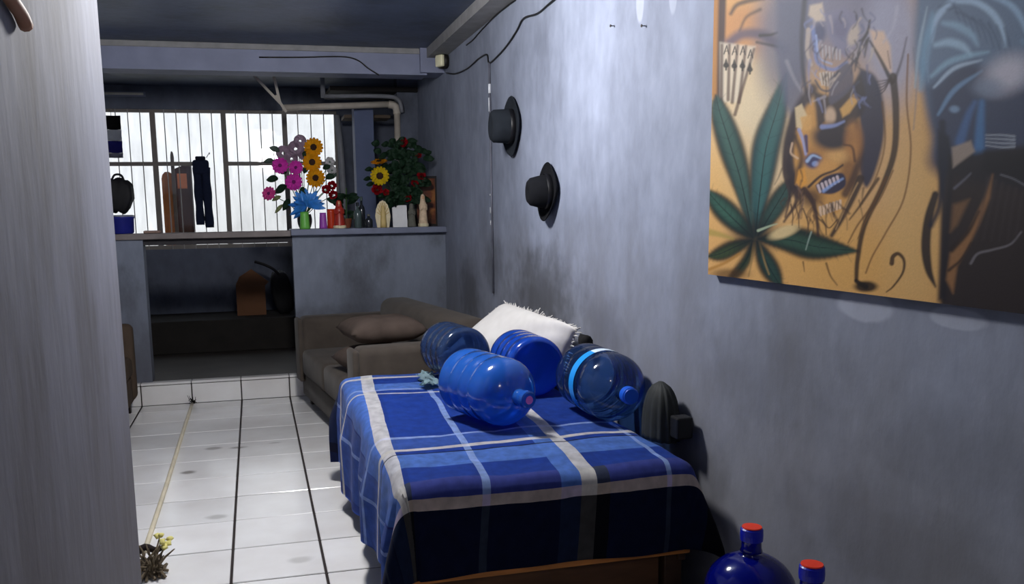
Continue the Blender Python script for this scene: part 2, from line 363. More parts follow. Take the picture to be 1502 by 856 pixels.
def blanket_mat():
    m, nt, b = nodes('blue plaid fleece'); L = nt.links.new
    uv = NM(nt, 'ShaderNodeUVMap'); uv.uv_map = 'cloth'
    dist = NM(nt, 'ShaderNodeTexNoise', i_Scale=14.0, i_Detail=2.0); L(uv.outputs[0], dist.inputs['Vector'])
    dv = NM(nt, 'ShaderNodeVectorMath', operation='MULTIPLY_ADD'); L(dist.outputs['Color'], dv.inputs[0]); dv.inputs[1].default_value = (.004, .004, 0); L(uv.outputs[0], dv.inputs[2])
    sp = NM(nt, 'ShaderNodeSeparateXYZ'); L(dv.outputs[0], sp.inputs[0])
    RO, LB, CR, PA, NV, BE, BK, SL, GB = [lin(c) for c in ((30, 70, 168), (96, 140, 224), (236, 233, 228), (160, 188, 242), (16, 20, 48), (222, 206, 192), (9, 11, 22), (66, 102, 190), (70, 80, 108))]
    # u = (x + .4)/2.4 ; v = (y - 2.0)/3.2
    U = lambda x: (x+.4)/2.4
    V = lambda y: (y-2.0)/3.2
    warp = [(0, RO), (U(-.16), NV), (U(-.10), SL), (U(.12), PA), (U(.14), SL), (U(.24), RO), (U(.255), LB), (U(.372), CR), (U(.437), NV), (U(.462), RO), (U(.705), PA), (U(.727), RO), (U(.985), LB), (U(1.058), CR), (U(1.118), NV), (U(1.165), RO), (U(1.375), PA), (U(1.395), RO), (U(1.6), NV)]
    weft = [(0, BK), (V(2.43), SL), (V(2.455), BK), (V(2.702), BE), (V(2.748), GB), (V(2.835), RO), (V(3.0), LB), (V(3.165), NV), (V(3.18), RO), (V(3.235), CR), (V(3.275), SL), (V(3.425), PA), (V(3.45), RO), (V(4.32), CR), (V(4.345), RO), (V(4.42), PA), (V(4.455), LB), (V(4.62), RO), (V(4.76), CR), (V(4.79), SL), (V(4.88), NV)]
    ra = ramp(nt, warp, 'CONSTANT'); rb = ramp(nt, weft, 'CONSTANT')
    L(sp.outputs[0], ra.inputs[0]); L(sp.outputs[1], rb.inputs[0])
    # dark weft rows dominate the warp
    bwv = NM(nt, 'ShaderNodeRGBToBW'); L(rb.outputs[0], bwv.inputs[0])
    mr = NM(nt, 'ShaderNodeMapRange', i_1=0.0, i_2=.08, i_3=.94, i_4=.5); L(bwv.outputs[0], mr.inputs[0])
    mx = NM(nt, 'ShaderNodeMix', data_type='RGBA'); L(mr.outputs[0], mx.inputs[0]); L(ra.outputs[0], mx.inputs[6]); L(rb.outputs[0], mx.inputs[7])
    lt = NM(nt, 'ShaderNodeMix', data_type='RGBA', blend_type='LIGHTEN', i_0=1.0); L(ra.outputs[0], lt.inputs[6]); L(rb.outputs[0], lt.inputs[7])
    mr3 = NM(nt, 'ShaderNodeMapRange', i_1=.01, i_2=.05, i_3=.0, i_4=.72); L(bwv.outputs[0], mr3.inputs[0])
    mxa = mx; mx = NM(nt, 'ShaderNodeMix', data_type='RGBA'); L(mr3.outputs[0], mx.inputs[0]); L(mxa.outputs[2], mx.inputs[6]); L(lt.outputs[2], mx.inputs[7])
    nz = NM(nt, 'ShaderNodeTexNoise', i_Scale=60.0, i_Detail=3.0); L(uv.outputs[0], nz.inputs['Vector'])
    m2 = NM(nt, 'ShaderNodeMapRange', i_1=.3, i_2=.7, i_3=.8, i_4=1.15); L(nz.outputs['Fac'], m2.inputs[0])
    sc = NM(nt, 'ShaderNodeVectorMath', operation='SCALE'); L(mx.outputs[2], sc.inputs[0]); L(m2.outputs[0], sc.inputs['Scale'])
    L(sc.outputs[0], b.inputs['Base Color']); b.inputs['Roughness'].default_value = .85; b.inputs['Specular IOR Level'].default_value = .15
    b.inputs['Sheen Weight'].default_value = .08
    bp = NM(nt, 'ShaderNodeBump', i_Strength=.3, i_Distance=.004); L(nz.outputs['Fac'], bp.inputs['Height']); L(bp.outputs[0], b.inputs['Normal'])
    return m
def blanket():
    """cloth coordinates s (across, 0 = left edge of the bed) and t (along, 0 = foot edge); r = rounding of the mattress edge"""
    R = .055; Wd = BX1-BX0; Ld = BY1-BY0
    s0, s1, t0, t1 = -.47, Wd+.24, -.285, Ld+.12
    ns, ntt = 150, 190
    def fold(d):
        """distance past the tangent line -> (outward, down)"""
        q = PI/2*R
        if d < q: a = d/R; return R*math.sin(a), R*(1-math.cos(a))
        return R, R+(d-q)
    bm = bmesh.new(); uvl = bm.loops.layers.uv.new('cloth'); G = []; UVs = {}
    for i in range(ns+1):
        row = []
        for j in range(ntt+1):
            s = s0+(s1-s0)*i/ns; t = t0+(t1-t0)*j/ntt
            # ragged hems
            hs = 1.0; 
            dl = max(0, R-s); dr = max(0, s-(Wd-R)); df = max(0, R-t); db = max(0, t-(Ld-R))
            if s < 0: dl *= 1-.26*max(0, 1-(t/1.0))*(t < 1.0)+.04*math.sin(t*5+1)
            x = BX0+min(max(s, R), Wd-R); y = BY0+min(max(t, R), Ld-R); z = BZ
            ox, dx_ = fold(max(dl, dr)); oy, dy_ = fold(max(df, db))
            sx = -1 if dl > 0 else (1 if dr > 0 else 0); sy = -1 if df > 0 else (1 if db > 0 else 0)
            if sx and sy:
                dd = math.hypot(max(dl, dr), max(df, db)); th = math.atan2(max(df, db), max(dl, dr))
                o_, d_ = fold(min(dd, .60))
                ear = math.sin(2*th)**2
                o_ += ear*max(0, dd-.08)*.30
                d_ = d_*(1-.18*ear)
                x += sx*o_*math.cos(th); y += sy*o_*math.sin(th); z -= d_
            else:
                x += sx*ox; y += sy*oy; z -= max(dx_, dy_) if (sx or sy) else 0
            drop = BZ-z
            # hanging folds
            if sx and not sy:
                w = min(1, drop/.22)
                x += sx*w*(.020*math.sin(t*9.0+.6+.8*math.sin(t*3)) + .012*math.sin(t*21+s*3)+ .025) - sx*.0
                if sx > 0: x = min(x, XR-.012)
            if sy and not sx:
                w = min(1, drop/.22)
                y += sy*w*(.010*math.sin(s*7.5+1.0) + .006*math.sin(s*17) + .014)
            if sx and sy:
                w = min(1, drop/.22)
                x += sx*w*.022*math.cos(th); y += sy*w*.018*math.sin(th)
                if sx > 0: x = min(x, XR-.012)
            # wrinkles on top
            if drop < .06:
                k = 1-drop/.06
                n = noise.noise(Vector((s*2.2+t*.8, t*2.0, 3)))*.011 + abs(noise.noise(Vector((s*3.1-t*2.2, t*3.0+s*1.5, 9))))*.013
                z += k*n
            z = max(z, .03)
            row.append(bm.verts.new((x, y, z+.004)))
            UVs[row[-1]] = ((BX0+s-.075*t+.02*noise.noise(Vector((t*1.2, s, 1)))+.4)/2.4, (BY0+t+.025*noise.noise(Vector((s*1.3, t, 5)))-2.0)/3.2)
        G.append(row)
    for i in range(ns):
        for j in range(ntt):
            f = bm.faces.new((G[i][j], G[i+1][j], G[i+1][j+1], G[i][j+1]))
            for lp in f.loops: lp[uvl].uv = UVs[lp.vert]
    bmesh.ops.solidify(bm, geom=bm.faces[:], thickness=-.005)
    o = obj('blanket', bm, blanket_mat(), None, True)
    return tag(o, 'royal blue plaid blanket with cream and beige stripes draped over the bed', 'blanket')
blanket()

# ------------------------------------------------------------------ water jugs
JS = 1.06
def jug_profile(R=.138, L=.40):
    p = [(.03, .012), (.09, .010), (R-.02, 0), (R-.006, .008), (R, .025), (R, .075), (R-.0045, .083), (R-.0045, .095), (R, .103), (R, .155), (R-.004, .162), (R-.004, .172), (R, .180), (R, .225), (R-.0045, .233), (R-.0045, .246), (R, .254)]
    for k in range(0, 9):
        a = k/8*PI/2*.93; p.append((R*math.cos(a)*.99+.001, .300+.105*math.sin(a)))
    p += [(.034, .412), (.030, .422), (.029, .458), (.031, .462), (.031, .470)]
    return p
def jug(name, label, mt, loc, d, cap_col=None, group=None, spin=0, opening=True, ring=None, SR=.030):
    q = Vector(d).to_track_quat('Z', 'Y')
    t = thing(name, label, 'jug', loc, 0, group); t.rotation_mode = 'QUATERNION'; t.rotation_quaternion = q
    obj('body', lathe(jug_profile(), 48, cap=False), mt, t, True)
    bs = bmesh.new(); lathe([(.001, .014), (.03, .012)], 48, bm=bs, cap=False); obj('base_dimple', bs, mt, t, True)
    if cap_col: 
        cp = obj('cap', lathe([(.0335, .443), (.0345, .458), (.0335, .474), (.028, .478), (.004, .478)], 28), cap_col[0], t)
        obj('cap_seal', lathe([(SR, .4785), (SR-.001, .4815), (.002, .4818)], 24), cap_col[1], cp)
    else: obj('neck_rim', lathe([(.031, .458), (.0345, .462), (.0345, .474), (.028, .476), (.028, .462)], 24, cap=False), mt, t, True)
    if ring: 
        rg = bmesh.new(); lathe([(.1392, ring[0]), (.1394, (ring[0]+ring[1])/2), (.1392, ring[1])], 48, bm=rg, cap=False); obj('paper_label', rg, ring[2], t, True)
    if abs(Vector(d).z) < .5: t.scale = (JS, JS, JS)
    return t
p_blue = plastic('cloudy blue jug plastic', (90, 150, 238), (52, 124, 232), .30)
p_blue2 = plastic('royal blue jug plastic', (50, 112, 232), (34, 92, 215), .32)
p_clear = plastic('clear blue jug plastic', (150, 185, 228), (60, 96, 160), .80, .08)
p_grey = plastic('smoky blue jug plastic', (130, 160, 205), (70, 98, 150), .60)
p_deep = plastic('deep blue jug plastic', (14, 34, 190), (8, 24, 165), .35, .10)
m_capb = mat('deep blue cap plastic', (14, 28, 170), .35, .5)
m_red = mat('red cap seal', (236, 62, 34), .45, .4, var=.05)
m_pink = mat('pink cap plastic', (226, 120, 200), .4)
m_capc = mat('bright blue cap plastic', (30, 90, 205), .3, .5)
def label_mat():
    m, nt, b = nodes('blue and white jug label'); L = nt.links.new
    tc = NM(nt, 'ShaderNodeTexCoord'); sp = NM(nt, 'ShaderNodeSeparateXYZ'); L(tc.outputs['Object'], sp.inputs[0])
    at2 = NM(nt, 'ShaderNodeMath', operation='ARCTAN2'); L(sp.outputs[1], at2.inputs[0]); L(sp.outputs[0], at2.inputs[1])
    mr = NM(nt, 'ShaderNodeMapRange', i_1=-PI, i_2=PI, i_3=0.0, i_4=1.0); L(at2.outputs[0], mr.inputs[0])
    r = ramp(nt, [(0, lin((30, 150, 235))), (.12, lin((215, 232, 245))), (.30, lin((30, 150, 235))), (.50, lin((30, 150, 235))), (.62, lin((215, 232, 245))), (.80, lin((30, 150, 235)))], 'CONSTANT'); L(mr.outputs[0], r.inputs[0])
    L(r.outputs[0], b.inputs['Base Color']); b.inputs['Roughness'].default_value = .35
    return m
def along(a, b): return (Vector(b)-Vector(a)).normalized()
ZB = BZ+.016+.138*JS
b1 = Vector((.885, 3.79, ZB)); d1 = along(b1, (.995, 3.445, ZB-.006))
jug('water_jug', 'cloudy bright blue water jug lying on the blanket, neck over the cream stripe', p_blue, b1, d1, (p_blue, m_pink), SR=.016)
b4 = Vector((1.438, 3.74, ZB)); d4 = along(b4, (1.445, 3.38, ZB-.004))
jug('water_jug', 'clear water jug with a blue paper band lying beside the wall', p_clear, b4, d4, (m_capc, m_capc), ring=(.178, .228, label_mat()))
b2 = Vector((1.288, 3.97, ZB)); d2 = along(b2, (1.285, 4.33, ZB))
jug('water_jug', 'royal blue water jug lying base-out between two other jugs', p_blue2, b2, d2)
b3 = Vector((1.05, 4.44, ZB)); d3 = along(b3, (1.00, 4.8, ZB))
jug('water_jug', 'smoky grey blue water jug lying in front of the white pillow', p_grey, b3, d3)
jug('water_jug', 'deep blue water jug with red seal standing against the bed foot', p_deep, (1.425, 2.285, .0), (0, 0, 1), (m_capb, m_red)).scale = (1, 1, 1.13)
jug('water_jug', 'deep blue water jug with red seal standing farther from the bed', p_deep, (1.425, 1.985, .0), (0, 0, 1), (m_capb, m_red)).scale = (1, 1, 1.13)

# ------------------------------------------------------------------ white fringed pillow against the wall
def pillow():
    BL, BR, TR_, TL = Vector((1.04, 5.02, .675)), Vector((1.515, 4.24, .68)), Vector((1.535, 4.07, .925)), Vector((1.44, 5.03, .965))
    n = 24; bm = bmesh.new(); G = {}
    nrm = (BR-BL).cross(TL-BL).normalized()
    if nrm.x > 0: nrm = -nrm
    for s in (1, -1):
        for i in range(n+1):
            for j in range(n+1):
                u, v = i/n, j/n; p = BL*(1-u)*(1-v)+BR*u*(1-v)+TR_*u*v+TL*(1-u)*v
                a, b = 2*u-1, 2*v-1
                if s == -1 and (i in (0, n) or j in (0, n)): G[s, i, j] = G[1, i, j]; continue
                h = ((1-a**4)*(1-b**4))**.5
                q = p+nrm*s*h*(.07 if s > 0 else .05)+nrm*.012*noise.noise(Vector((a*2, b*2, 4)))
                q.x = min(q.x, XR-.006)
                G[s, i, j] = bm.verts.new(q)
    for s in (1, -1):
        for i in range(n):
            for j in range(n):
                q = [G[s, i, j], G[s, i+1, j], G[s, i+1, j+1], G[s, i, j+1]]; bm.faces.new(q)
    m_p = mat('off white pillow cotton', (206, 203, 200), .9, .15, var=.06, scale=14, bump=.15)
    t = thing('pillow', 'off-white fringed pillow leaning on the wall behind the water jugs', 'pillow', (1.30, 4.5, .63))
    rel(obj('cover', bm, m_p, None, True), t)
    # fringe: short cotton tassels along the seam, denser towards one end
    fb = bmesh.new()
    E = [(BL, TL), (TL, TR_), (TR_, BR), (BL, BR)]
    for a, b in E:
        L_ = (b-a).length; k = int(L_/.022); ctr = (BL+BR+TL+TR_)/4
        for q in range(k+1):
            p = a.lerp(b, q/k); o = (p-ctr).normalized()
            ln = random.uniform(.015, .035)
            e = p+o*ln+Vector((random.uniform(-.008, .008), random.uniform(-.008, .008), random.uniform(-.008, .006)))
            e.x = min(e.x, XR-.006); e.z = max(e.z, .632); p2 = p.lerp(e, .5)+Vector((0, random.uniform(-.004, .004), 0))
            tube([p-o*.01, p2, e], .0045, 5, bm=fb, r1=.0025)
    f = rel(obj('fringe', fb, m_p, None, True), t); f['kind'] = 'stuff'
pillow()
tag(obj('dark_cloth', xf(cushion(.10, .09, .06, 8, seed=3), Matrix.Translation((1.545, 3.985, .86)) @ Matrix.Rotation(1.3, 4, 'Y')), mat('black cloth', (18, 17, 18), .9), None, True), 'small black cloth bundle tucked at the pillow corner', 'cloth')
# pale teal cloth spilling out under the grey jug
def rag():
    bm = bmesh.new(); n = 14; G = []
    for i in range(n+1):
        row = []
        for j in range(n+1):
            u, v = i/n, j/n
            x = .80+.09*u+.03*v; y = 4.36+.34*v+.06*u
            z = BZ+.030+.02*noise.noise(Vector((u*4, v*5, 2)))+.012*math.sin(v*18+u*5)
            row.append(bm.verts.new((x+.015*math.sin(v*22), y+.012*math.sin(u*20), z)))
        G.append(row)
    for i in range(n):
        for j in range(n): bm.faces.new((G[i][j], G[i+1][j], G[i+1][j+1], G[i][j+1]))
    bmesh.ops.solidify(bm, geom=bm.faces[:], thickness=.006)
    tag(obj('crumpled_cloth', bm, mat('pale teal cloth', (150, 176, 184), .9, var=.15), None, True), 'crumpled pale teal cloth under the smoky jug', 'cloth')
rag()

# ------------------------------------------------------------------ dark ribbed bag between blanket and wall
bag = thing('ribbed_bag', 'dark ribbed bag with a black buckle propped between the bed and the wall', 'bag', (1.520, 3.11, .61))
bb = bmesh.new(); n = 40
rings = []
for j in range(13):
    z = .225*j/12; k = math.sqrt(max(.02, 1-((j/12))**3.2)); ring = []
    for i in range(n):
        a = 2*PI*i/n; rib = 1+.08*math.cos(a*14)
        ring.append(bb.verts.new((.062*k*rib*math.cos(a), .10*k*rib*math.sin(a), z)))
    rings.append(ring)
for a, b in zip(rings, rings[1:]):
    for i in range(n): bb.faces.new((a[i], a[(i+1) % n], b[(i+1) % n], b[i]))
bb.faces.new(rings[0][::-1]); bb.faces.new(rings[-1])
obj('bag_body', bb, mat('dark grey green nylon', (42, 45, 45), .7, var=.2, scale=20), bag, True)
obj('buckle', box(-.012, .055, -.165, -.10, .03, .115, bev=.008), mat('black buckle plastic', (22, 23, 26), .5), bag)

# ------------------------------------------------------------------ sofa along the right wall, facing the walkway
m_sofa = mat('worn taupe sofa fabric', (74, 67, 61), .95, .1, var=.22, scale=7, bump=.15, sheen=.1)
m_sofa2 = mat('brown cushion fabric', (82, 71, 65), .95, .1, var=.2, scale=9, bump=.15)
m_foot = mat('dark sofa foot', (34, 26, 22), .5)
sofa = thing('sofa', 'worn taupe two-arm sofa between the bed and the bar wall', 'sofa', (.545, 5.16, 0), math.radians(7.4))
SL_ = 2.02
def soft(x0, x1, y0, y1, z0, z1, bev=.045): return box(x0, x1, y0, y1, z0, z1, bev=bev, seg=4)
obj('base', soft(.03, .88, .04, SL_-.04, .075, .26, .02), m_sofa, sofa, True)
for k in range(2): obj('seat_cushion', soft(.0, .68, .21+k*.80, 1.005+k*.80, .262, .47), m_sofa, sofa, True)
obj('backrest', soft(.66, .94, .1, SL_-.1, .26, .835, .09), m_sofa, sofa, True)
for y in (0, SL_-.2):
    a = obj('arm', soft(.02, .90, y, y+.2, .262, .715, .05), m_sofa, sofa, True)
    obj('arm_front', soft(-.012, .03, y+.012, y+.188, .20, .705, .02), m_sofa, a, True)
for x in (.08, .78):
    for y in (.06, SL_-.13): obj('leg', box(x, x+.06, y, y+.06, 0, .078), m_foot, sofa)
def place_cushion(w, d, t, loc, rot, label, m, seed):
    o = obj('cushion', cushion(w, d, t, 18, seed=seed), m, None, True); o.location = loc; o.rotation_euler = rot
    return tag(o, label, 'cushion')
place_cushion(.50, .46, .17, (.76, 5.77, .560), (.0, .0, .25), 'flat brown cushion on the sofa seat beside the near arm', m_sofa2, 1)
place_cushion(.52, .48, .17, (.80, 5.85, .745), (.0, .0, .13), 'brown cushion heaped against the sofa back', m_sofa2, 5)
arm = thing('armchair', 'dark brown armchair half hidden behind the left wall end', 'armchair', (-.955, 6.45, 0))
m_arm = mat('dark brown chair fabric', (78, 66, 56), .95, .1, var=.2, scale=6)
obj('base', soft(-.66, -.02, .03, .80, .09, .30, .02), m_arm, arm, True); obj('seat_cushion', soft(-.55, .0, .17, .67, .302, .46), m_arm, arm, True)
obj('backrest', soft(-.68, -.5, .06, .78, .30, .80, .06), m_arm, arm, True)
for y in (0, .68): obj('arm', soft(-.64, .005, y, y+.15, .10, .70, .05), m_arm, arm, True)
for x in (-.6, -.1):
    for y in (.05, .72): obj('leg', box(x, x+.05, y, y+.05, 0, .10), m_foot, arm)

# ------------------------------------------------------------------ painting on the right wall
def atX(x, y, X):
    d = rt2*((x-CX)/F_) - up2*((y-CY)/F_) + fwd
    return CAM + d*(X/d.x)
KW = (XR-.032)/1.545
CY0, CY1, CZ0, CZ1 = 1.42, 2.806*KW, 1.5-.226*KW, 2.30           # canvas extent along the wall
def paint_canvas():
    nu, nv = 420, 380
    us = np.linspace(CY1, CY0, nu+1); vsn = np.linspace(CZ0, CZ1, nv+1)
    Yg, Zg = np.meshgrid(us, vsn, indexing='ij')
    # drawing coordinates of the sketch this picture was drawn from
    P = np.stack([np.full(Yg.shape, XR-.032)-CAM.x, Yg-CAM.y, Zg-CAM.z], -1)
    f_, r_, u_ = [np.array(v) for v in (fwd, rt2, up2)]
    dpt = P@f_; px = (P@r_)/dpt*F_+CX; py = -(P@u_)/dpt*F_+CY
    img = np.zeros(px.shape+(3,)); img[:] = lin((206, 160, 100))
    def mixin(a, col):
        a = np.clip(a, 0, 1)[..., None]; img[:] = img*(1-a)+np.array(lin(col))*a
    def ss(x): x = np.clip(x, 0, 1); return x*x*(3-2*x)
    def blob(cx, cy, rx, ry, col, al=1, soft=.5, ang=0):
        c, s = math.cos(ang), math.sin(ang); dx, dy = px-cx, py-cy
        d = np.hypot((dx*c+dy*s)/rx, (-dx*s+dy*c)/ry)
        mixin(al*ss((1+soft-d)/(2*soft)), col)
    def cr2(pts, n=7): return [(p.x, p.y) for p in crom([(a, b, 0) for a, b in pts], n)] if len(pts) > 2 else list(pts)
    def stroke(pts, w0, w1, col, al=1, soft=1.2, curve=True, mid=None):
        Q = cr2(pts) if curve else list(pts); n = len(Q)-1
        x0 = min(q[0] for q in Q)-20; x1 = max(q[0] for q in Q)+20; y0 = min(q[1] for q in Q)-20; y1 = max(q[1] for q in Q)+20
        sel = (px > x0) & (px < x1) & (py > y0) & (py < y1)
        if not sel.any(): return
        X, Y = px[sel], py[sel]; best = np.full(X.shape, -1e9)
        for i in range(n):
            ax, ay = Q[i]; bx, by = Q[i+1]; L2 = max(1e-6, (bx-ax)**2+(by-ay)**2)
            t = np.clip(((X-ax)*(bx-ax)+(Y-ay)*(by-ay))/L2, 0, 1)
            g = (i+t)/n
            w = w0+(w1-w0)*g if mid is None else np.where(g < .5, w0+(mid-w0)*np.sin(g*PI), w1+(mid-w1)*np.sin(g*PI))
            best = np.maximum(best, w/2-np.hypot(X-ax-t*(bx-ax), Y-ay-t*(by-ay)))
        a = np.zeros(px.shape); a[sel] = ss((best+soft)/(2*soft)); mixin(a*al, col)
    def poly(pts, col, al=1, soft=2.0, curve=False):
        Q = cr2(pts+[pts[0]]) if curve else pts
        inside = np.zeros(px.shape, bool); dist = np.full(px.shape, 1e9); n = len(Q)
        for i in range(n):
            ax, ay = Q[i]; bx, by = Q[(i+1) % n]
            if abs(by-ay) > 1e-9:
                c = ((ay > py) != (by > py)) & (px < (bx-ax)*(py-ay)/(by-ay)+ax); inside ^= c
            L2 = max(1e-6, (bx-ax)**2+(by-ay)**2); t = np.clip(((px-ax)*(bx-ax)+(py-ay)*(by-ay))/L2, 0, 1)
            dist = np.minimum(dist, np.hypot(px-ax-t*(bx-ax), py-ay-t*(by-ay)))
        sd = np.where(inside, dist, -dist); mixin(al*ss((sd+soft)/(2*soft)), col)
    DK = (30, 27, 34); BN = (70, 48, 34)
    # grounds
    blob(1110, 190, 60, 120, (214, 198, 166), .9, .7); blob(1290, 200, 50, 160, (208, 168, 122), .7, .8)
    blob(1240, 380, 110, 60, (214, 164, 92), .8, .8); blob(1340, 330, 40, 120, (216, 176, 116), .7, .7)
    blob(1070, 260, 40, 60, (212, 168, 100), .6, .7); blob(1090, 45, 45, 40, (186, 128, 76), .85, .5)
    blob(1235, -20, 100, 120, (112, 114, 140), .95, .5); blob(1310, 60, 40, 90, (158, 160, 184), .9, .5); blob(1150, 60, 40, 90, (92, 98, 122), .8, .5)  # lavender-grey ground with the haze of lamp glare painted into it
    # left upper frame figure and cards
    poly([(1044, -80), (1060, -80), (1058, 130), (1050, 150), (1042, 140)], (160, 108, 52), .9, 5)
    stroke([(1062, -90), (1058, 60), (1056, 150), (1052, 180)], 12, 9, (48, 32, 38), .95, 3)
    stroke([(1072, 20), (1080, 8), (1095, 2), (1120, -4)], 5, 8, DK, .8, 3); stroke([(1085, 45), (1095, 25), (1115, 14)], 3, 5, DK, .7, 3)
    stroke([(1070, 62), (1090, 50), (1120, 52), (1150, 72)], 14, 16, (70, 66, 92), .85, 6); stroke([(1115, 52), (1130, 51), (1140, 48)], 5, 3, (24, 22, 30), .9, 2); stroke([(1110, 62), (1130, 66), (1148, 70)], 4, 4, (36, 34, 46), .8, 2)
    poly([(1056, 62), (1108, 68), (1104, 90), (1080, 150), (1056, 150)], (206, 196, 178), .75, 3)
    for k, (xa, ya, xb, yb) in enumerate([(1059, 66, 1058, 150), (1070, 66, 1068, 146), (1082, 67, 1074, 150), (1094, 68, 1084, 150), (1106, 72, 1078, 168)]):
        stroke([(xa, ya), (xb, yb)], 4, 5, (74, 50, 44), .8, 1.8, False)
    for (x, y) in ((1065, 94), (1077, 95), (1089, 95), (1100, 100)):
        blob(x, y+2, 4.2, 3.6, (16, 14, 18), .95, .3); poly([(x-3, y), (x+3, y), (x+.6, y-8), (x-.6, y-8)], (16, 14, 18), .9, 1); stroke([(x, y+3), (x, y+8)], 1.6, 3, (16, 14, 18), .9, .8, False)
        stroke([(x-3, y-15), (x+1, y-27), (x+4, y-15)], 1.8, 1.8, (26, 22, 26), .9, .8, False); stroke([(x-1, y-19), (x+3, y-19)], 1.2, 1.2, (26, 22, 26), .8, .8, False)
    # green leaf fan
    def leaf(pts, c0=(24, 62, 66), c1=(54, 110, 108), w=16):
        c0 = tuple(int(v*.78) for v in c0); c1 = tuple(int(v*.82) for v in c1); w = w*.88
        stroke(pts, 3, 2, (16, 26, 32), .8, 4, True, w+5); stroke(pts, 2, 1, c0, .95, 3.5, True, w-3); off = [(x+2.5, y+1) for x, y in pts]; stroke(off, 1, .5, c1, .6, 5, True, w*.5); stroke([(x-w*.2, y) for x, y in pts], 1, .5, c1, .35, 4, True, w*.25); stroke(pts, 1.8, .8, (12, 30, 34), .9, .8)
        for k in range(1, 9):
            t = k/9; i = min(len(pts)-2, int(t*(len(pts)-1))); fx = t*(len(pts)-1)-i
            x = pts[i][0]*(1-fx)+pts[i+1][0]*fx; y = pts[i][1]*(1-fx)+pts[i+1][1]*fx
            dx, dy = pts[i+1][0]-pts[i][0], pts[i+1][1]-pts[i][1]; l = math.hypot(dx, dy); dx, dy = dx/l, dy/l
            for sgn in (1, -1): stroke([(x, y), (x+dx*w*.3-sgn*dy*w*.42, y+dy*w*.3+sgn*dx*w*.42)], 1, .6, (16, 40, 44), .35, 1.5, False)
    leaf([(1104, 345), (1088, 270), (1072, 215), (1056, 165), (1050, 140)], (34, 72, 74), (84, 126, 116), 40)
    leaf([(1108, 345), (1115, 280), (1124, 215), (1140, 160), (1153, 108)], (30, 84, 92), (78, 138, 136), 44)
    leaf([(1112, 345), (1130, 315), (1148, 285), (1160, 262)], (26, 64, 64), (66, 108, 100), 30)
    leaf([(1104, 348), (1080, 325), (1055, 300), (1036, 278)], (22, 62, 60), (70, 122, 104), 36)
    leaf([(1112, 350), (1160, 352), (1200, 362), (1258, 368)], (20, 56, 52), (60, 104, 86), 46)
    leaf([(1102, 352), (1078, 362), (1056, 372), (1038, 376)], (24, 48, 40), (80, 100, 64), 24)
    leaf([(1110, 354), (1122, 380), (1134, 402), (1146, 420)], (18, 50, 50), (50, 92, 84), 30); leaf([(1104, 354), (1095, 380), (1080, 400), (1066, 412)], (20, 44, 40), (60, 84, 56), 14)
    stroke([(1106, 356), (1102, 385), (1098, 405)], 4, 2, (150, 122, 76), .8, 1.5); stroke([(1114, 356), (1122, 385), (1128, 402)], 3, 2, (160, 130, 80), .7, 1.5)
    blob(1106, 346, 30, 24, (14, 26, 32), .9, .8); blob(1070, 402, 26, 8, (70, 46, 26), .7, .6); stroke([(1040, 395), (1064, 385), (1085, 372)], 5, 3, (164, 116, 52), .8, 2); stroke([(1040, 340), (1060, 345), (1075, 350)], 10, 3, (152, 138, 70), .7, 3)
    blob(1150, 340, 22, 8, (214, 190, 140), .9, .4, -.35); stroke([(1112, 338), (1130, 331), (1140, 328)], 4, 1, (170, 188, 160), .8, 1)
    # upper hooded skull figure, grey
    poly([(1140, 0), (1185, 0), (1188, 60), (1178, 130), (1196, 190), (1170, 200), (1150, 150), (1138, 80)], (84, 90, 114), .85, 7)
    stroke([(1180, 0), (1176, 60), (1180, 120), (1192, 165), (1200, 185)], 7, 5, (44, 46, 62), .9, 3)
    stroke([(1154, 90), (1166, 118), (1182, 142)], 5, 3, (150, 148, 158), .6, 3)
    poly([(1188, 8), (1206, 4), (1210, 30), (1196, 32), (1186, 22)], (206, 188, 168), .9, 3)
    stroke([(1186, 44), (1184, 75), (1190, 95)], 7, 4, (188, 172, 160), .8, 2)
    poly([(1212, 20), (1240, 10), (1262, 30), (1262, 62), (1240, 84), (1224, 70), (1214, 48)], (120, 118, 146), .9, 5)
    blob(1202, 48, 9, 14, (58, 66, 104), .9, .5); blob(1232, 40, 12, 16, (94, 92, 124), .8, .5); blob(1252, 52, 8, 16, (196, 178, 160), .8, .4, .3)
    stroke([(1192, 40), (1196, 70), (1200, 92), (1222, 102), (1242, 92)], 6, 5, (110, 130, 186), .85, 2.5); stroke([(1197, 52), (1202, 84), (1220, 94)], 3, 2, (158, 178, 222), .8, 1.5)
    for k in range(6): stroke([(1206+k*5.2, 66+k*1.5), (1207+k*5.0, 84+k*.6)], 2.8, 2.4, (176, 170, 176), .85, 1, False)
    for k in range(6): stroke([(1203+k*4.6, 106+abs(k-2)*1.0), (1206+k*3.9, 124+k*.6)], 3.4, 2.8, (196, 184, 172), .9, 1, False)
    for k in range(5): stroke([(1205.5+k*4.6, 107), (1208+k*3.8, 123)], 1, 1, (44, 40, 52), .8, .7, False)
    stroke([(1196, 118), (1206, 132), (1222, 130), (1242, 104), (1262, 76), (1274, 56)], 3, 4, (70, 66, 78), .9, 1.5); stroke([(1228, 108), (1246, 92), (1264, 70)], 3, 2, (168, 158, 160), .7, 1.2)
    stroke([(1260, 66), (1272, 48), (1276, 30)], 6, 3, (40, 34, 42), .9, 2); stroke([(1262, 62), (1256, 90), (1254, 104)], 7, 2, (60, 52, 56), .8, 2); stroke([(1272, 60), (1268, 84)], 5, 2, (54, 46, 48), .8, 2)
    poly([(1276, 44), (1296, 46), (1306, 68), (1308, 108), (1296, 100), (1282, 74)], (216, 184, 158), .9, 4)
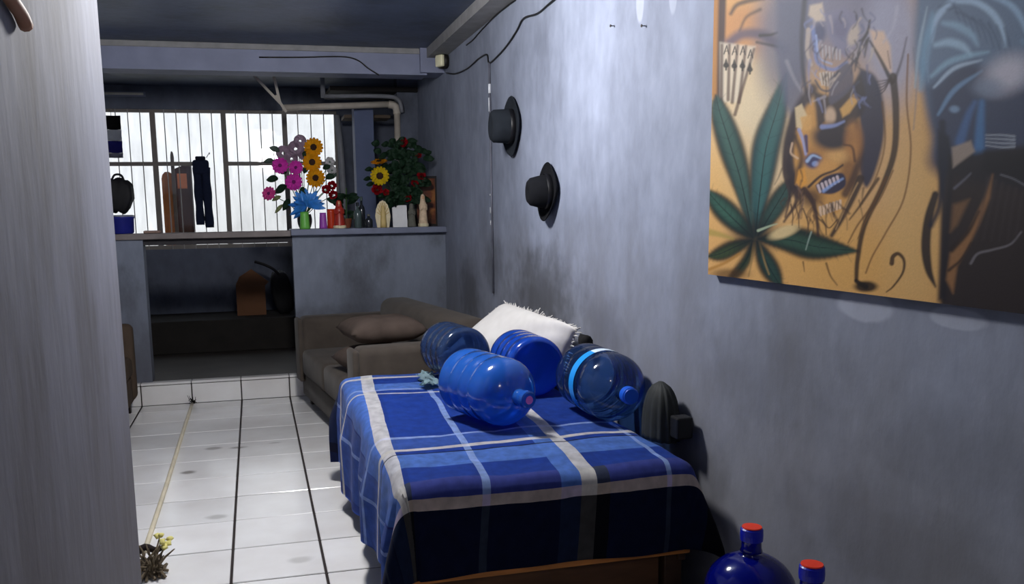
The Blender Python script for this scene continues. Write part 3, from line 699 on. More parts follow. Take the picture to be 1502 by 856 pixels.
    stroke([(1276, 60), (1292, 88), (1304, 112), (1308, 120)], 3, 8, (38, 30, 36), .9, 1.8); stroke([(1330, 55), (1322, 90), (1312, 118)], 2, 5, (84, 80, 92), .8, 2); stroke([(1302, 75), (1306, 100)], 2, 2, (120, 96, 92), .7, 1.5)
    for k in range(5): stroke([(1284, 120+k*5), (1296, 118+k*4), (1306, 116)], 1.5, 2.5, (58, 46, 50), .75, 1)
    # lower masked face
    poly([(1262, 100), (1284, 112), (1296, 150), (1296, 205), (1280, 262), (1266, 270), (1252, 200), (1250, 140)], (34, 40, 66), .97, 4, True)
    poly([(1176, 150), (1160, 170), (1148, 215), (1150, 260), (1166, 290), (1180, 280), (1176, 220)], (40, 30, 40), .92, 4, True)
    poly([(1168, 170), (1190, 150), (1250, 150), (1262, 200), (1256, 262), (1228, 312), (1204, 300), (1176, 280), (1164, 230)], (198, 146, 78), .97, 4, True)
    stroke([(1192, 130), (1172, 160), (1160, 200), (1156, 240), (1168, 276)], 16, 12, (42, 32, 42), .9, 5); stroke([(1166, 200), (1176, 232), (1168, 262), (1176, 284)], 7, 9, (40, 28, 34), .85, 4)
    blob(1200, 225, 22, 14, (150, 100, 54), .6, .8); blob(1190, 290, 16, 14, (60, 40, 36), .8, .7); blob(1246, 250, 14, 26, (120, 78, 44), .8, .7); blob(1228, 228, 16, 10, (214, 166, 102), .7, .7)
    stroke([(1256, 180), (1262, 220), (1254, 256), (1240, 284)], 9, 12, (58, 38, 36), .85, 4)
    poly([(1192, 132), (1222, 140), (1250, 122), (1264, 112), (1268, 160), (1240, 188), (1214, 178), (1200, 188), (1196, 160)], (44, 38, 46), .95, 4, True)
    poly([(1216, 116), (1242, 92), (1252, 110), (1248, 130), (1226, 150), (1216, 150)], (84, 80, 96), .95, 3, True)
    poly([(1232, 160), (1252, 138), (1260, 146), (1246, 166), (1236, 172)], (212, 164, 92), .9, 2.5); blob(1218, 170, 8, 13, (206, 176, 148), .9, .4)
    poly([(1166, 158), (1176, 152), (1184, 170), (1176, 190), (1168, 186)], (212, 190, 150), .9, 2); poly([(1174, 172), (1190, 168), (1190, 190), (1178, 192)], (208, 158, 90), .9, 2)
    blob(1222, 200, 30, 20, (24, 26, 44), .97, .35); stroke([(1206, 186), (1224, 184), (1238, 178)], 7, 3, (134, 148, 196), .85, 2)
    blob(1252, 206, 13, 26, (168, 114, 62), .8, .5); stroke([(1238, 212), (1250, 216), (1254, 236)], 3, 4, (70, 40, 26), .8, 1.6)
    stroke([(1172, 190), (1178, 206), (1182, 226)], 5, 4, (150, 160, 206), .85, 1.5); stroke([(1182, 200), (1184, 222)], 6, 3, (36, 40, 96), .9, 2); stroke([(1162, 210), (1160, 224), (1170, 232)], 3, 3, (212, 180, 150), .8, 1.4)
    blob(1193, 236, 13, 11, (52, 60, 104), .97, .35); stroke([(1184, 236), (1192, 228), (1204, 232)], 5, 2, (164, 188, 224), .9, 1.6); blob(1196, 240, 5, 4, (140, 164, 214), .8, .4)
    poly([(1168, 250), (1180, 246), (1184, 268), (1176, 276), (1166, 270)], (214, 150, 62), .95, 2.5); blob(1212, 246, 14, 12, (204, 150, 84), .9, .5)
    stroke([(1186, 274), (1204, 258), (1224, 250), (1236, 242)], 4, 3, (44, 30, 32), .95, 1.5)
    poly([(1196, 272), (1212, 258), (1236, 254), (1240, 272), (1222, 284), (1202, 282)], (24, 30, 62), .97, 2, True)
    for k in range(6): stroke([(1200+k*5.6, 272-k*2.6), (1203+k*5.4, 281-k*3.0)], 4.2, 3.6, (206, 190, 196), .9, 1, False)
    stroke([(1208, 280), (1222, 270), (1236, 262)], 5, 3, (134, 160, 212), .85, 1.8)
    for k in range(7): stroke([(1203+k*4.9, 304-k*1.6), (1204+k*4.7, 315-k*1.7)], 4.2, 3.8, (212, 184, 158), .95, .9, False)
    for k in range(6): stroke([(1205.5+k*4.9, 303-k*1.6), (1206.5+k*4.7, 315-k*1.7)], .9, .9, (60, 40, 36), .85, .6, False)
    stroke([(1180, 278), (1192, 296), (1198, 320), (1200, 345)], 9, 4, (52, 34, 36), .92, 2); stroke([(1170, 280), (1166, 300), (1150, 325)], 7, 3, (62, 46, 46), .9, 2); stroke([(1168, 270), (1178, 292), (1172, 320)], 3, 2, (116, 92, 82), .7, 1.4)
    stroke([(1262, 262), (1250, 290), (1236, 318), (1220, 345)], 12, 6, (46, 34, 34), .93, 2.4); stroke([(1258, 268), (1244, 296), (1226, 336)], 2.5, 2, (168, 134, 92), .8, 1)
    stroke([(1206, 322), (1216, 334), (1228, 322)], 2, 2, BN, .8, 1); stroke([(1198, 318), (1210, 330), (1212, 344)], 2.4, 1.6, BN, .85, 1); stroke([(1156, 215), (1150, 250), (1158, 286), (1152, 318)], 5, 3, (58, 44, 48), .85, 2)
    for k, (a, b) in enumerate([((1166, 300), (1172, 334)), ((1160, 300), (1162, 330)), ((1178, 306), (1186, 338))]): stroke([a, ((a[0]+b[0])/2+2, (a[1]+b[1])/2), b], 2.4, 1.4, (58, 42, 40), .8, 1)
    stroke([(1190, 340), (1186, 352), (1182, 366)], 2.5, 1.6, (150, 170, 158), .7, 1); stroke([(1178, 384), (1180, 398)], 2.4, 1, (92, 62, 36), .8, 1); stroke([(1212, 386), (1218, 404), (1228, 418)], 3, 1.6, (92, 62, 36), .8, 1.2)
    rs = random.Random(5)
    for k in range(70):
        a = rs.uniform(0, 1); x = 1172+rs.gauss(0, 12)+a*70; y = 280+rs.gauss(0, 18)+abs(a-.5)*20; L_ = rs.uniform(10, 34); an = (1.9-a*1.0)+rs.gauss(0, .25)
        stroke([(x, y), (x+math.cos(an)*L_*.5+rs.gauss(0, 2), y+math.sin(an)*L_*.5), (x+math.cos(an)*L_, y+math.sin(an)*L_)], rs.uniform(1.5, 4), 1, rs.choice([(52, 36, 36), (40, 30, 36), (110, 80, 56), (70, 48, 40)]), .6, 1.6) if y > 292 or x < 1180 or x > 1250 else None
    for k in range(60):
        x = rs.uniform(1186, 1282); y = rs.uniform(10, 150); L_ = rs.uniform(8, 30); an = rs.gauss(1.5, .45)
        stroke([(x, y), (x+math.cos(an)*L_*.5+rs.gauss(0, 3), y+math.sin(an)*L_*.5), (x+math.cos(an)*L_, y+math.sin(an)*L_)], rs.uniform(2, 5), 1.5, rs.choice([(62, 62, 84), (92, 96, 130), (168, 160, 168), (120, 130, 176), (50, 46, 60), (38, 34, 46), (44, 44, 66), (190, 174, 160)]), .62, 1.8)
    # flowing hair lines
    stroke([(1310, 112), (1314, 160), (1312, 220), (1296, 270), (1268, 330), (1258, 380), (1256, 410)], 11, 6, (46, 32, 26), .92, 2)
    stroke([(1294, 150), (1298, 210), (1284, 262), (1262, 300)], 3, 2, (96, 64, 34), .7, 1.4)
    stroke([(1300, 260), (1280, 300), (1258, 330), (1244, 356)], 4, 2, (96, 62, 32), .8, 1.4); stroke([(1288, 262), (1264, 298), (1246, 322)], 5, 2, (64, 44, 28), .85, 1.6); stroke([(1310, 250), (1292, 290), (1272, 320), (1258, 350)], 2.2, 1.6, (112, 76, 40), .75, 1)
    stroke([(1332, 80), (1330, 150), (1336, 220), (1326, 290), (1300, 340), (1280, 375), (1270, 400)], 3, 2.4, (116, 78, 44), .8, 1.2); stroke([(1340, 70), (1344, 130), (1340, 190)], 3, 2, (140, 130, 130), .6, 1.6)
    stroke([(1308, 386), (1310, 376), (1318, 372), (1326, 382), (1324, 400), (1310, 420), (1300, 428)], 7, 1.6, (54, 36, 28), .92, 1.2); blob(1270, 420, 17, 8, (26, 20, 20), .95, .35); stroke([(1256, 412), (1262, 416), (1270, 420)], 6, 8, (26, 20, 20), .95, 1.5)
    stroke([(1296, 62), (1310, 40), (1316, 10)], 2, 5, (180, 178, 196), .6, 3)
    # blue plumed right hand figure
    poly([(1356, -160), (1480, -190), (1660, -160), (1660, 250), (1400, 250), (1368, 190), (1350, 120), (1340, 60)], (84, 110, 140), .97, 9, True)
    poly([(1360, 130), (1420, 90), (1480, 120), (1660, 170), (1660, 280), (1390, 260), (1366, 200)], (50, 58, 84), .9, 14, True)
    for pts, w, c in [([(1366, 60), (1372, 30), (1392, 5), (1410, -10)], 9, (163, 190, 219)), ([(1404, 2), (1432, 4), (1456, 20), (1470, 44), (1474, 68)], 10, (168, 197, 224)), ([(1430, -60), (1470, -50), (1510, -20), (1540, 40)], 12, (130, 160, 190)), ([(1500, 60), (1540, 90), (1580, 140)], 12, (110, 140, 170)), ([(1380, -60), (1410, -90), (1450, -100)], 12, (110, 140, 170)), ([(1452, -6), (1480, 6), (1496, 24), (1506, 50)], 10, (146, 178, 209)),
                      ([(1372, 66), (1392, 62), (1412, 68), (1424, 80)], 12, (156, 187, 212)), ([(1384, 34), (1404, 38), (1424, 50), (1434, 66)], 12, (134, 168, 195)), ([(1366, 112), (1390, 92), (1420, 82), (1450, 76)], 9, (134, 170, 195)),
                      ([(1370, 128), (1400, 100), (1440, 88)], 6, (170, 192, 214)), ([(1376, 168), (1400, 132), (1440, 104)], 7, (112, 148, 185)), ([(1350, 130), (1358, 70), (1368, 20)], 14, (112, 153, 183)), ([(1342, 128), (1348, 70), (1360, 10)], 5, (150, 172, 190)), ([(1372, 40), (1360, 80), (1362, 120)], 5, (110, 140, 168))]:
        stroke(pts, w*.5, w*.3, c, .75, w*.4, True, w)
    for k in range(9): stroke([(1378+k*12, 10+k*4), (1396+k*11, 4+k*9), (1408+k*10, 30+k*8)], 4, 1, (48, 70, 98), .55, 3)
    blob(1478, 108, 34, 24, (186, 184, 198), .9, .7, -.5); blob(1450, 128, 22, 14, (120, 136, 160), .7, .7)
    stroke([(1408, 208), (1420, 170), (1430, 150)], 14, 6, (70, 104, 154), .8, 5); stroke([(1436, 226), (1438, 180), (1440, 150)], 16, 8, (70, 116, 166), .85, 5); blob(1400, 160, 7, 5, (126, 154, 184), .8, .6)
    poly([(1376, 190), (1392, 200), (1400, 240), (1392, 330), (1388, 440), (1376, 440), (1380, 300), (1374, 240)], (26, 32, 46), .96, 5)
    poly([(1392, 230), (1440, 222), (1680, 190), (1680, 560), (1376, 470), (1384, 320)], (30, 28, 36), .98, 7)
    poly([(1396, 216), (1424, 206), (1430, 222), (1398, 246)], (150, 136, 126), .95, 3)
    for k in range(4): stroke([(1446, 198+k*5), (1470, 198+k*6), (1488, 200+k*5)], 2, 3.5, (150, 158, 170), .8, 1.3)
    poly([(1444, 222), (1680, 226), (1680, 320), (1440, 250)], (22, 22, 32), .9, 6)
    poly([(1388, 410), (1394, 370), (1420, 340), (1444, 290), (1456, 256), (1452, 290), (1436, 330), (1418, 366), (1404, 390), (1398, 430)], (150, 108, 70), .85, 4); poly([(1398, 300), (1422, 292), (1404, 330), (1394, 340)], (130, 96, 66), .7, 5)
    stroke([(1396, 366), (1420, 340), (1436, 310)], 8, 3, (34, 26, 26), .85, 3); stroke([(1392, 396), (1410, 380), (1424, 356)], 5, 2, (34, 26, 26), .8, 2)
    stroke([(1400, 276), (1416, 262), (1424, 254)], 4, 2, (104, 104, 118), .7, 2); stroke([(1468, 256), (1486, 262), (1504, 272)], 2.5, 2.5, (110, 112, 122), .7, 1.4)
    stroke([(1424, 386), (1434, 372), (1456, 366), (1482, 358), (1498, 340)], 4, 2.4, (120, 116, 122), .75, 1.6)
    for k in range(6): stroke([(1450+k*10, 262+k*4), (1440+k*11, 310), (1430+k*12, 352)], 5, 2, (62, 54, 58), .5, 4)
    stroke([(1372, 285), (1362, 320), (1358, 360), (1362, 395), (1372, 420)], 10, 3, (24, 24, 34), .95, 2.4, True, 14)
    stroke([(1382, 180), (1384, 240), (1378, 300), (1366, 330)], 10, 8, (28, 34, 52), .9, 4)
    nz = np.random.RandomState(3).normal(0, 1, px.shape)
    img[:] = np.clip(img*(1+.03*nz[..., None]), 0, 1)
    verts = np.stack([np.full(Yg.shape, XR-.032), Yg, Zg], -1).reshape(-1, 3)
    idx = np.arange((nu+1)*(nv+1)).reshape(nu+1, nv+1)
    q = np.stack([idx[:-1, :-1], idx[:-1, 1:], idx[1:, 1:], idx[1:, :-1]], -1).reshape(-1, 4)
    me = bpy.data.meshes.new('painted_canvas')
    me.vertices.add(len(verts)); me.vertices.foreach_set('co', verts.ravel().astype(np.float32))
    me.loops.add(q.size); me.loops.foreach_set('vertex_index', q.ravel().astype(np.int32))
    me.polygons.add(len(q)); me.polygons.foreach_set('loop_start', np.arange(0, q.size, 4, dtype=np.int32)); me.polygons.foreach_set('loop_total', np.full(len(q), 4, np.int32))
    me.update(calc_edges=True)
    ca = me.color_attributes.new('paint', 'FLOAT_COLOR', 'POINT')
    ca.data.foreach_set('color', np.concatenate([img.reshape(-1, 3), np.ones((len(verts), 1))], 1).astype(np.float32).ravel())
    me.validate()
    return me
def canvas_mat():
    m, nt, b = nodes('airbrushed canvas paint'); L = nt.links.new
    a = NM(nt, 'ShaderNodeAttribute'); a.attribute_name = 'paint'; L(a.outputs['Color'], b.inputs['Base Color'])
    b.inputs['Roughness'].default_value = .55; b.inputs['Specular IOR Level'].default_value = .16
    return m
pt = thing('canvas_painting', 'large airbrushed painting of skull faces, cards and green leaves on the wall', 'painting', (XR-.03, 2.0, CZ0))
rel(link('painted_canvas', paint_canvas(), canvas_mat()), pt)
m_edge = mat('dark canvas edge', (60, 46, 40), .8, var=.4, scale=30)
fb = bmesh.new(); B(fb, XR-.031, XR-.001, CY0, CY1, CZ0, CZ1); rel(obj('stretcher_edge', fb, m_edge), pt)

# ------------------------------------------------------------------ hats hung on the right wall
def hat(label, y, z, rb, hc, rc, tilt, droop, m, taper):
    t = thing('black_hat', label, 'hat', (XR-.004, y, z))
    Mx = Matrix.Rotation(-PI/2, 4, 'Y') @ Matrix.Rotation(tilt, 4, 'Z')     # local z -> -X
    n = 40
    bm = bmesh.new(); rings = []
    for s, (f, lift) in enumerate([(0, .0), (.25, .0), (.5, .001), (.75, .004), (.93, .009), (1.0, .012), (.985, .016), (.9, .013), (.7, .009), (.45, .007), (.2, .006), (0, .006)]):
        ring = []
        for i in range(n):
            a = 2*PI*i/n; r = rc*.9+(rb-rc*.9)*f; ov = 1+.10*math.cos(2*a)
            up_ = lift*(1+.8*abs(math.sin(a))) + droop*f*max(0, -math.cos(a))**2
            ring.append(bm.verts.new((r*ov*math.cos(a), r/ov*math.sin(a)*1.02, up_)))
        rings.append(ring)
    for a, b in zip(rings, rings[1:]):
        for i in range(n): bm.faces.new((a[i], a[(i+1) % n], b[(i+1) % n], b[i]))
    obj('brim', xf(bm, Mx), m, t, True)
    prof = [(rc, .004), (rc*1.0, hc*.2), (rc*(1-.3*taper), hc*.55), (rc*(1-.6*taper), hc*.85), (rc*(.86-.7*taper), hc*.97), (rc*(.6-.5*taper), hc), (rc*.25, hc*.93), (.004, hc*.90)]
    cb = lathe(prof, n, cap=False)
    for v in cb.verts:                                                      # pinched front
        k = max(0, v.co.z/hc-.4); v.co.x *= 1.12; v.co.y *= 1-.35*k*(.5+.5*v.co.x/rc)
    obj('crown', xf(cb, Mx), m, t, True)
    bb_ = lathe([(rc*1.012, .012), (rc*1.022, .014), (rc*1.016, .040), (rc*1.0, .041)], n, cap=False)
    for v in bb_.verts: v.co.x *= 1.12
    obj('hat_band', xf(bb_, Mx), mat('black hat ribbon', (16, 16, 20), .4), t, True)
    return t
m_felt = mat('charcoal felt', (34, 38, 44), .95, .1, var=.15, scale=20)
m_felt2 = mat('black felt', (20, 21, 25), .9, .12, var=.15, scale=20)
hat('charcoal hat with a broad round crown hung higher on the wall', 5.36, 2.030, .168, .15, .093, .05, .0, m_felt, .08)
hat('black hat with a tapered crown hung lower on the wall', 4.66, 1.612, .147, .135, .085, .12, .03, m_felt2, .35)

# ------------------------------------------------------------------ cables and fittings on the right wall and beam
m_cable = MATS['black cable rubber']; XW = XR-.008
def pw(pts, X=XW): return [atX(x, y, X) for x, y in pts]
tag(obj('wall_cable', tube(pw([(830, -14), (806, 5), (788, 20), (768, 27), (758, 45), (744, 66), (728, 84), (717, 92), (714, 80), (702, 86), (686, 100), (668, 108), (655, 107)]), .0055, 6, smooth_n=5), m_cable, None, True), 'black cable looping across the top of the stained wall', 'cable')
tag(obj('trim_cable', tube(pw([(756, 0), (730, 20), (708, 42), (694, 58), (684, 66)], XR-.006), .005, 6, smooth_n=4), m_cable, None, True), 'dark cable running along the cement strip', 'cable')
cond = thing('wall_conduit', 'thin vertical conduit with flaking white paint running down the wall', 'conduit', (XR-.01, 5.9, .95))
def vp(ya, yb): return [Vector((XR-.008, 5.90-.0*(ya), z)) for z in (ya, yb)]
rel(obj('pipe_run', tube([(XR-.008, 5.88, .95), (XR-.008, 5.90, 2.50)], .008, 8), mat('grey conduit', (92, 94, 106), .6, var=.3, scale=12), None, True), cond)
for za, zb in ((2.30, 2.36), (2.18, 2.27), (1.50, 1.54), (1.62, 1.63), (1.42, 1.45)):
    rel(obj('paint_fleck', tube([(XR-.009, 5.898, za), (XR-.009, 5.899, zb)], .0095, 8), mat('white paint fleck', (205, 208, 214), .7), None, True), cond)
sk = thing('lamp_socket', 'cream porcelain lamp socket fixed in the beam corner', 'socket', atX(657, 90, XR-.001))
Ms = Matrix.Rotation(math.radians(-62), 4, 'Z') @ Matrix.Rotation(PI/2, 4, 'X')
obj('base_ring', xf(lathe([(.058, -.02), (.062, .01), (.055, .03)], 24), Ms), mat('black socket base', (26, 24, 22), .5), sk, True)
obj('socket_face', xf(box(-.042, .042, -.046, .046, .02, .06, bev=.012, seg=3), Ms), mat('cream porcelain', (226, 222, 190), .35, .5), sk, True)
sk.location += Vector((-.035, 0, 0))
tag(obj('beam_cable', tube([at(x, y, YS-.028) for x, y in ((380, 84), (440, 84), (500, 83), (524, 88), (540, 100), (556, 110))], .0055, 6, smooth_n=5), m_cable, None, True), 'thin dark cable sagging over the front of the beam', 'cable')
# nails in the wall
for x, y, lb in ((901, 38, 'small rusty nail in bare plaster above the lower hat'), (947, 38, 'small rusty nail in a whitish scrape of the plaster')):
    p = atX(x, y, XR)
    tag(obj('nail', lathe([(.006, 0), (.006, .004), (.002, .006), (.002, .02)], 8, axisM(p+Vector((-.02, 0, 0)), (1, 0, 0))), mat('rusty nail', (60, 52, 48), .6)), lb, 'nail', 'nails high on the stained wall')
# brown batten end high on the left wall
bt_ = tube([atX(2, -22, -.385), atX(18, 2, -.385), atX(30, 20, -.385), atX(38, 38, -.385)], .013, 10, smooth_n=3)
tag(obj('wooden_batten', bt_, mat('reddish brown wood', (150, 106, 82), .6, var=.2), None, True), 'short brown wooden batten end fixed on the rubbed left wall', 'batten')

# ------------------------------------------------------------------ pole along the tile joint, twigs
tag(obj('floor_rod', tube([(-.555, 4.06, .0135), (-.553, 5.2, .0135), (-.557, 6.3, .0135), (-.558, 7.36, .0135)], .013, 8, smooth_n=3), mat('cream rod', (214, 204, 178), .5, var=.15), None, True), 'long cream rod lying along the tile joint beside the walkway', 'rod')
tw = bmesh.new()
for k in range(16):
    a = random.uniform(0, 2*PI); r = random.uniform(.02, .06); tube([(-.548, 7.35, .012), (-.548+math.cos(a)*r*.6, 7.35-abs(math.sin(a))*r*.6, .02+random.random()*.05), (-.548+math.cos(a)*r, 7.35-abs(math.sin(a))*r, .008+random.random()*.08)], .004, 5, bm=tw, r1=.0015)
tag(obj('bristle_knot', tw, mat('black bristle', (26, 22, 20), .8)), 'black bristle tuft at the foot of the tiled step', 'bristle tuft')
bun = thing('twig_bundle', 'dry brown twig bundle with yellow buds at the wall end', 'twig bundle', (-.495, 3.83, 0))
bun.scale = (1.35, 1.35, 1.3)
tb = bmesh.new()
for k in range(46):
    a = random.uniform(0, 2*PI); r = random.uniform(.02, .085); z = random.uniform(.03, .10)
    tube([(random.uniform(-.05, .05), random.uniform(-.09, .05), .006), (math.cos(a)*r*.6, math.sin(a)*r*.6-.02, z*.7), (math.cos(a)*r, math.sin(a)*r-.02, z)], .0055, 5, bm=tb, r1=.002)
tg = obj('twigs', tb, mat('dry twig', (104, 92, 74), .9, var=.35, scale=40), bun); tg['kind'] = 'stuff'
for k in range(7):
    c = Vector((random.uniform(.0, .06), random.uniform(-.01, .07), random.uniform(.06, .11)))
    obj('bud', xf(cushion(.022, .018, .014, 6, seed=k), Matrix.Translation(c) @ Matrix.Rotation(random.uniform(-1, 1), 4, 'X') @ Matrix.Rotation(random.uniform(0, 3), 4, 'Z')), mat('yellow bud', (222, 212, 130), .7), bun, True)
obj('bark_strip', tube([(-.06, .06, .045), (-.03, .075, .06), (.0, .065, .05), (.03, .07, .055)], .014, 7, smooth_n=3, r1=.009), mat('black bark', (30, 20, 20), .8), bun, True)

# ------------------------------------------------------------------ flowers and figures on the bar ledge
LZ = 1.395
def A(x, y, Y=7.60): return at(x, y, Y)
def fdir(): return Vector((random.uniform(-.35, .1), -1, random.uniform(-.05, .4))).normalized()
def petals(R, n, w, layers=1, curl=.15, inner=.22, point=.5):
    bm = bmesh.new()
    for l in range(layers):
        for k in range(n):
            a = 2*PI*(k+.5*l)/n; Rl = R*(1-.14*l); ca, sa = math.cos(a), math.sin(a); rows = []
            for j in range(5):
                f = j/4; r = Rl*(inner+(1-inner)*f); ww = w*Rl*math.sin(PI*(.18+.82*f*(.86 if point < .6 else .97)))**.7
                z = .004+.006*l+curl*Rl*(f*f-.3*f)+.004*((k % 2))
                rows.append([bm.verts.new((r*ca-s*ww*sa, r*sa+s*ww*ca, z-abs(s)*.06*Rl)) for s in (-1, 0, 1)])
            for p, q in zip(rows, rows[1:]):
                for s in (0, 1): bm.faces.new((p[s], p[s+1], q[s+1], q[s]))
    bmesh.ops.solidify(bm, geom=bm.faces[:], thickness=.0015)
    return bm
def flower(parent, c, R, mp, mc, n=14, w=.24, layers=2, rc=.34, curl=.15, d=None, name='flower'):
    M_ = axisM(c, d or fdir(), random.uniform(0, 3))
    f = rel(obj(name, xf(petals(R, n, w, layers, curl), M_), mp, None, True), parent)
    if mc: 
        g = obj('flower_center', lathe([(rc*R, 0), (rc*R, .010), (rc*R*.8, .018), (rc*R*.3, .020), (.001, .019)], 16, M_), mc, None, True); rel2(g, f, parent)
    return f
def rel2(o, part, root):
    o.parent = part; return o        # the part's own parent inverse already cancels the root
def rose(parent, c, R, m):
    bm = bmesh.new(); M_ = axisM(c, fdir(), random.uniform(0, 3))
    for l in range(4):
        for k in range(5):
            a = 2*PI*(k+.5*l)/5; rr = R*(.25+.25*l); rows = []
            for j in range(4):
                f = j/3
                r = rr*(.5+.5*f); ww = rr*.75*math.sin(PI*(.25+.55*f)); z = R*(.9-.18*l)*f
                rows.append([bm.verts.new(M_ @ Vector((r*math.cos(a+s*ww/max(r, .004)*.8), r*math.sin(a+s*ww/max(r, .004)*.8), z))) for s in (-1, -.33, .33, 1)])
            for p, q in zip(rows, rows[1:]):
                for s in range(3): bm.faces.new((p[s], p[s+1], q[s+1], q[s]))
    bmesh.ops.solidify(bm, geom=bm.faces[:], thickness=.0012)
    return rel(obj('rose', bm, m, None, True), parent)
def leaf_mesh(c, d, L_, w, droop=.2, bm=None):
    bm = bm or bmesh.new(); d = Vector(d).normalized(); s = d.cross(Vector((0, 1, .3))).normalized(); rows = []
    for j in range(6):
        f = j/5; p = Vector(c)+d*L_*f+Vector((0, -.02*math.sin(f*PI), -droop*L_*f*f)); ww = w*math.sin(PI*(.06+.93*f))**.8
        rows.append([bm.verts.new(p+s*ww*k+Vector((0, -.004+.008*abs(k), 0))) for k in (-1, 0, 1)])
    for p, q in zip(rows, rows[1:]):
        for k in (0, 1): bm.faces.new((p[k], p[k+1], q[k+1], q[k]))
    return bm
def leaf(parent, c, d, L_, w, m, droop=.2):
    bm = leaf_mesh(c, d, L_, w, droop); bmesh.ops.solidify(bm, geom=bm.faces[:], thickness=.001); return rel(obj('leaf', bm, m, None, True), parent)
m_sun = mat('golden sunflower petal', (244, 172, 16), .7, .2, var=.12, scale=30); m_sun2 = mat('yellow sunflower petal', (238, 206, 30), .7, .2, var=.12, scale=30)
m_sc = mat('dark brown flower disc', (44, 24, 14), .9); m_mag = mat('magenta daisy petal', (232, 64, 196), .7, .2, var=.12, scale=30); m_pk = mat('pink daisy petal', (236, 84, 168), .7, .2, var=.12, scale=30); m_mc = mat('plum flower disc', (96, 18, 84), .9)
m_lil = mat('dusty lilac petal', (176, 152, 172), .8, .2, var=.15, scale=30); m_wht = mat('white petal', (214, 212, 214), .8, .2, var=.1); m_redp = mat('deep red rose petal', (176, 20, 36), .7, .2, var=.2, scale=30)
m_lf = mat('dark green leaf', (34, 62, 42), .6, .3, var=.25, scale=30); m_lf2 = mat('grey green leaf', (92, 108, 98), .7, .3, var=.2, scale=30); m_lf3 = mat('pale olive sprig', (150, 160, 110), .7)
m_stem = mat('green stem', (52, 82, 44), .7); m_bf = mat('bright blue foil', (70, 160, 245), .35, .5, var=.2, scale=30)
m_grn = mat('lime green cup plastic', (104, 178, 76), .4, .4); m_pur = mat('purple cup plastic', (150, 70, 168), .4, .4); m_dkv = mat('dark glazed vase', (36, 32, 34), .3, .5)
def vase(name, label, cat, x, Y, h, r0, r1, m, bulge=0):
    p = Vector((x, Y, LZ+.0005)); pr = [(r0*.9, 0)]
    for k in range(9):
        f = k/8; pr.append((r0+(r1-r0)*f+bulge*math.sin(PI*f), h*f+.002))
    pr += [(r1-.004, h), (r1-.006, h*.75), (.002, h*.7)]
    o = obj(name, lathe(pr, 24, cap=False), m, None, True); o.location = p; return tag(o, label, cat)
xA = lambda x, Y=7.60: at(x, 325, Y).x
vase('flower_vase', 'dark glazed vase holding the pink and gold bouquet', 'vase', xA(447, 7.66), 7.66, .12, .045, .055, m_dkv, .012)
bq = thing('sunflower_bouquet', 'bouquet of golden sunflowers, magenta daisies and blue foil', 'bouquet', (xA(447, 7.66), 7.66, LZ+.10))
hub = Vector(bq.location)
def stems(parent, pts):
    for p in pts: rel(obj('stem', tube([hub, hub.lerp(Vector(p), .5)+Vector((0, .02, .02)), Vector(p)+Vector((0, .012, 0))], .0035, 5, smooth_n=4), m_stem, None, True), parent)
heads = []
for x, y in ((460, 216), (458, 238), (463, 261)):
    c = A(x, y, 7.56); heads.append(c); flower(bq, c, .080, m_sun, m_sc, 16, .20, 2, .36, .10, Vector((-.15, -1, .1)))
for x, y, R in ((411, 243, .068), (434, 246, .060), (431, 267, .072)):
    c = A(x, y, 7.54); heads.append(c); flower(bq, c, R, m_mag, m_mc, 13, .25, 2, .24, .12, Vector((-.15, -1, .15)))
c = A(395, 284, 7.54); heads.append(c); flower(bq, c, .060, m_pk, m_mc, 12, .25, 2, .24, .12, Vector((-.5, -1, .3)))
for x, y, R in ((416, 225, .062), (434, 219, .068), (440, 207, .052), (428, 233, .055), (446, 226, .05)):
    c = A(x, y, 7.62); heads.append(c); flower(bq, c, R, m_lil, None, 8, .6, 2, .2, .35, name='lilac_flower')
for x, y in ((484, 238), (487, 250)):
    c = A(x, y, 7.60); heads.append(c); flower(bq, c, .042, m_wht, m_lf2, 7, .45, 2, .2, .5)
for x, y in ((478, 278), (487, 272), (489, 286)): c = A(x, y, 7.58); heads.append(c); rose(bq, c, .040, m_redp)
stems(bq, heads)
for x, y, dx, dz, L_, w, m in [(410, 222, -.9, .55, .10, .026, m_lf2), (402, 236, -1, .15, .09, .026, m_lf2), (408, 262, -1, .1, .10, .032, m_lf), (420, 272, -.7, -.3, .11, .034, m_lf), (412, 288, -.8, -.2, .08, .02, m_lf3), (415, 300, -.8, -.6, .09, .018, m_lf3), (425, 292, -.5, -.6, .10, .03, m_lf),
        (478, 262, .6, .4, .09, .03, m_lf), (474, 248, .5, .4, .08, .026, m_lf), (447, 232, .1, .9, .08, .026, m_lf), (446, 254, .2, .6, .08, .026, m_lf), (480, 292, .8, -.1, .08, .03, m_lf), (486, 262, .5, .8, .08, .022, m_lf2), (420, 254, -.3, .2, .08, .03, m_lf), (444, 274, 0, -.4, .09, .03, m_lf)]:
    leaf(bq, A(x, y, 7.60), (dx, -.2, dz), L_, w, m)
for k in range(15):
    a = -.15+PI*1.3*k/14; p0 = A(450, 302, 7.60); d = Vector((math.cos(a), -.45+.25*math.sin(k*2.4), math.sin(a)*.9+.1))
    bm = leaf_mesh(p0, d, random.uniform(.13, .19), .026, .1); bmesh.ops.solidify(bm, geom=bm.faces[:], thickness=.001); rel(obj('foil_strip', bm, m_bf, None, True), bq)
vase('plastic_cup', 'lime green plastic cup in front of the pink bouquet', 'cup', xA(447, 7.49), 7.49, .14, .043, .034, m_grn)
vase('plastic_cup', 'purple plastic cup beside the lime green cup', 'cup', xA(474, 7.50), 7.50, .13, .034, .026, m_pur)
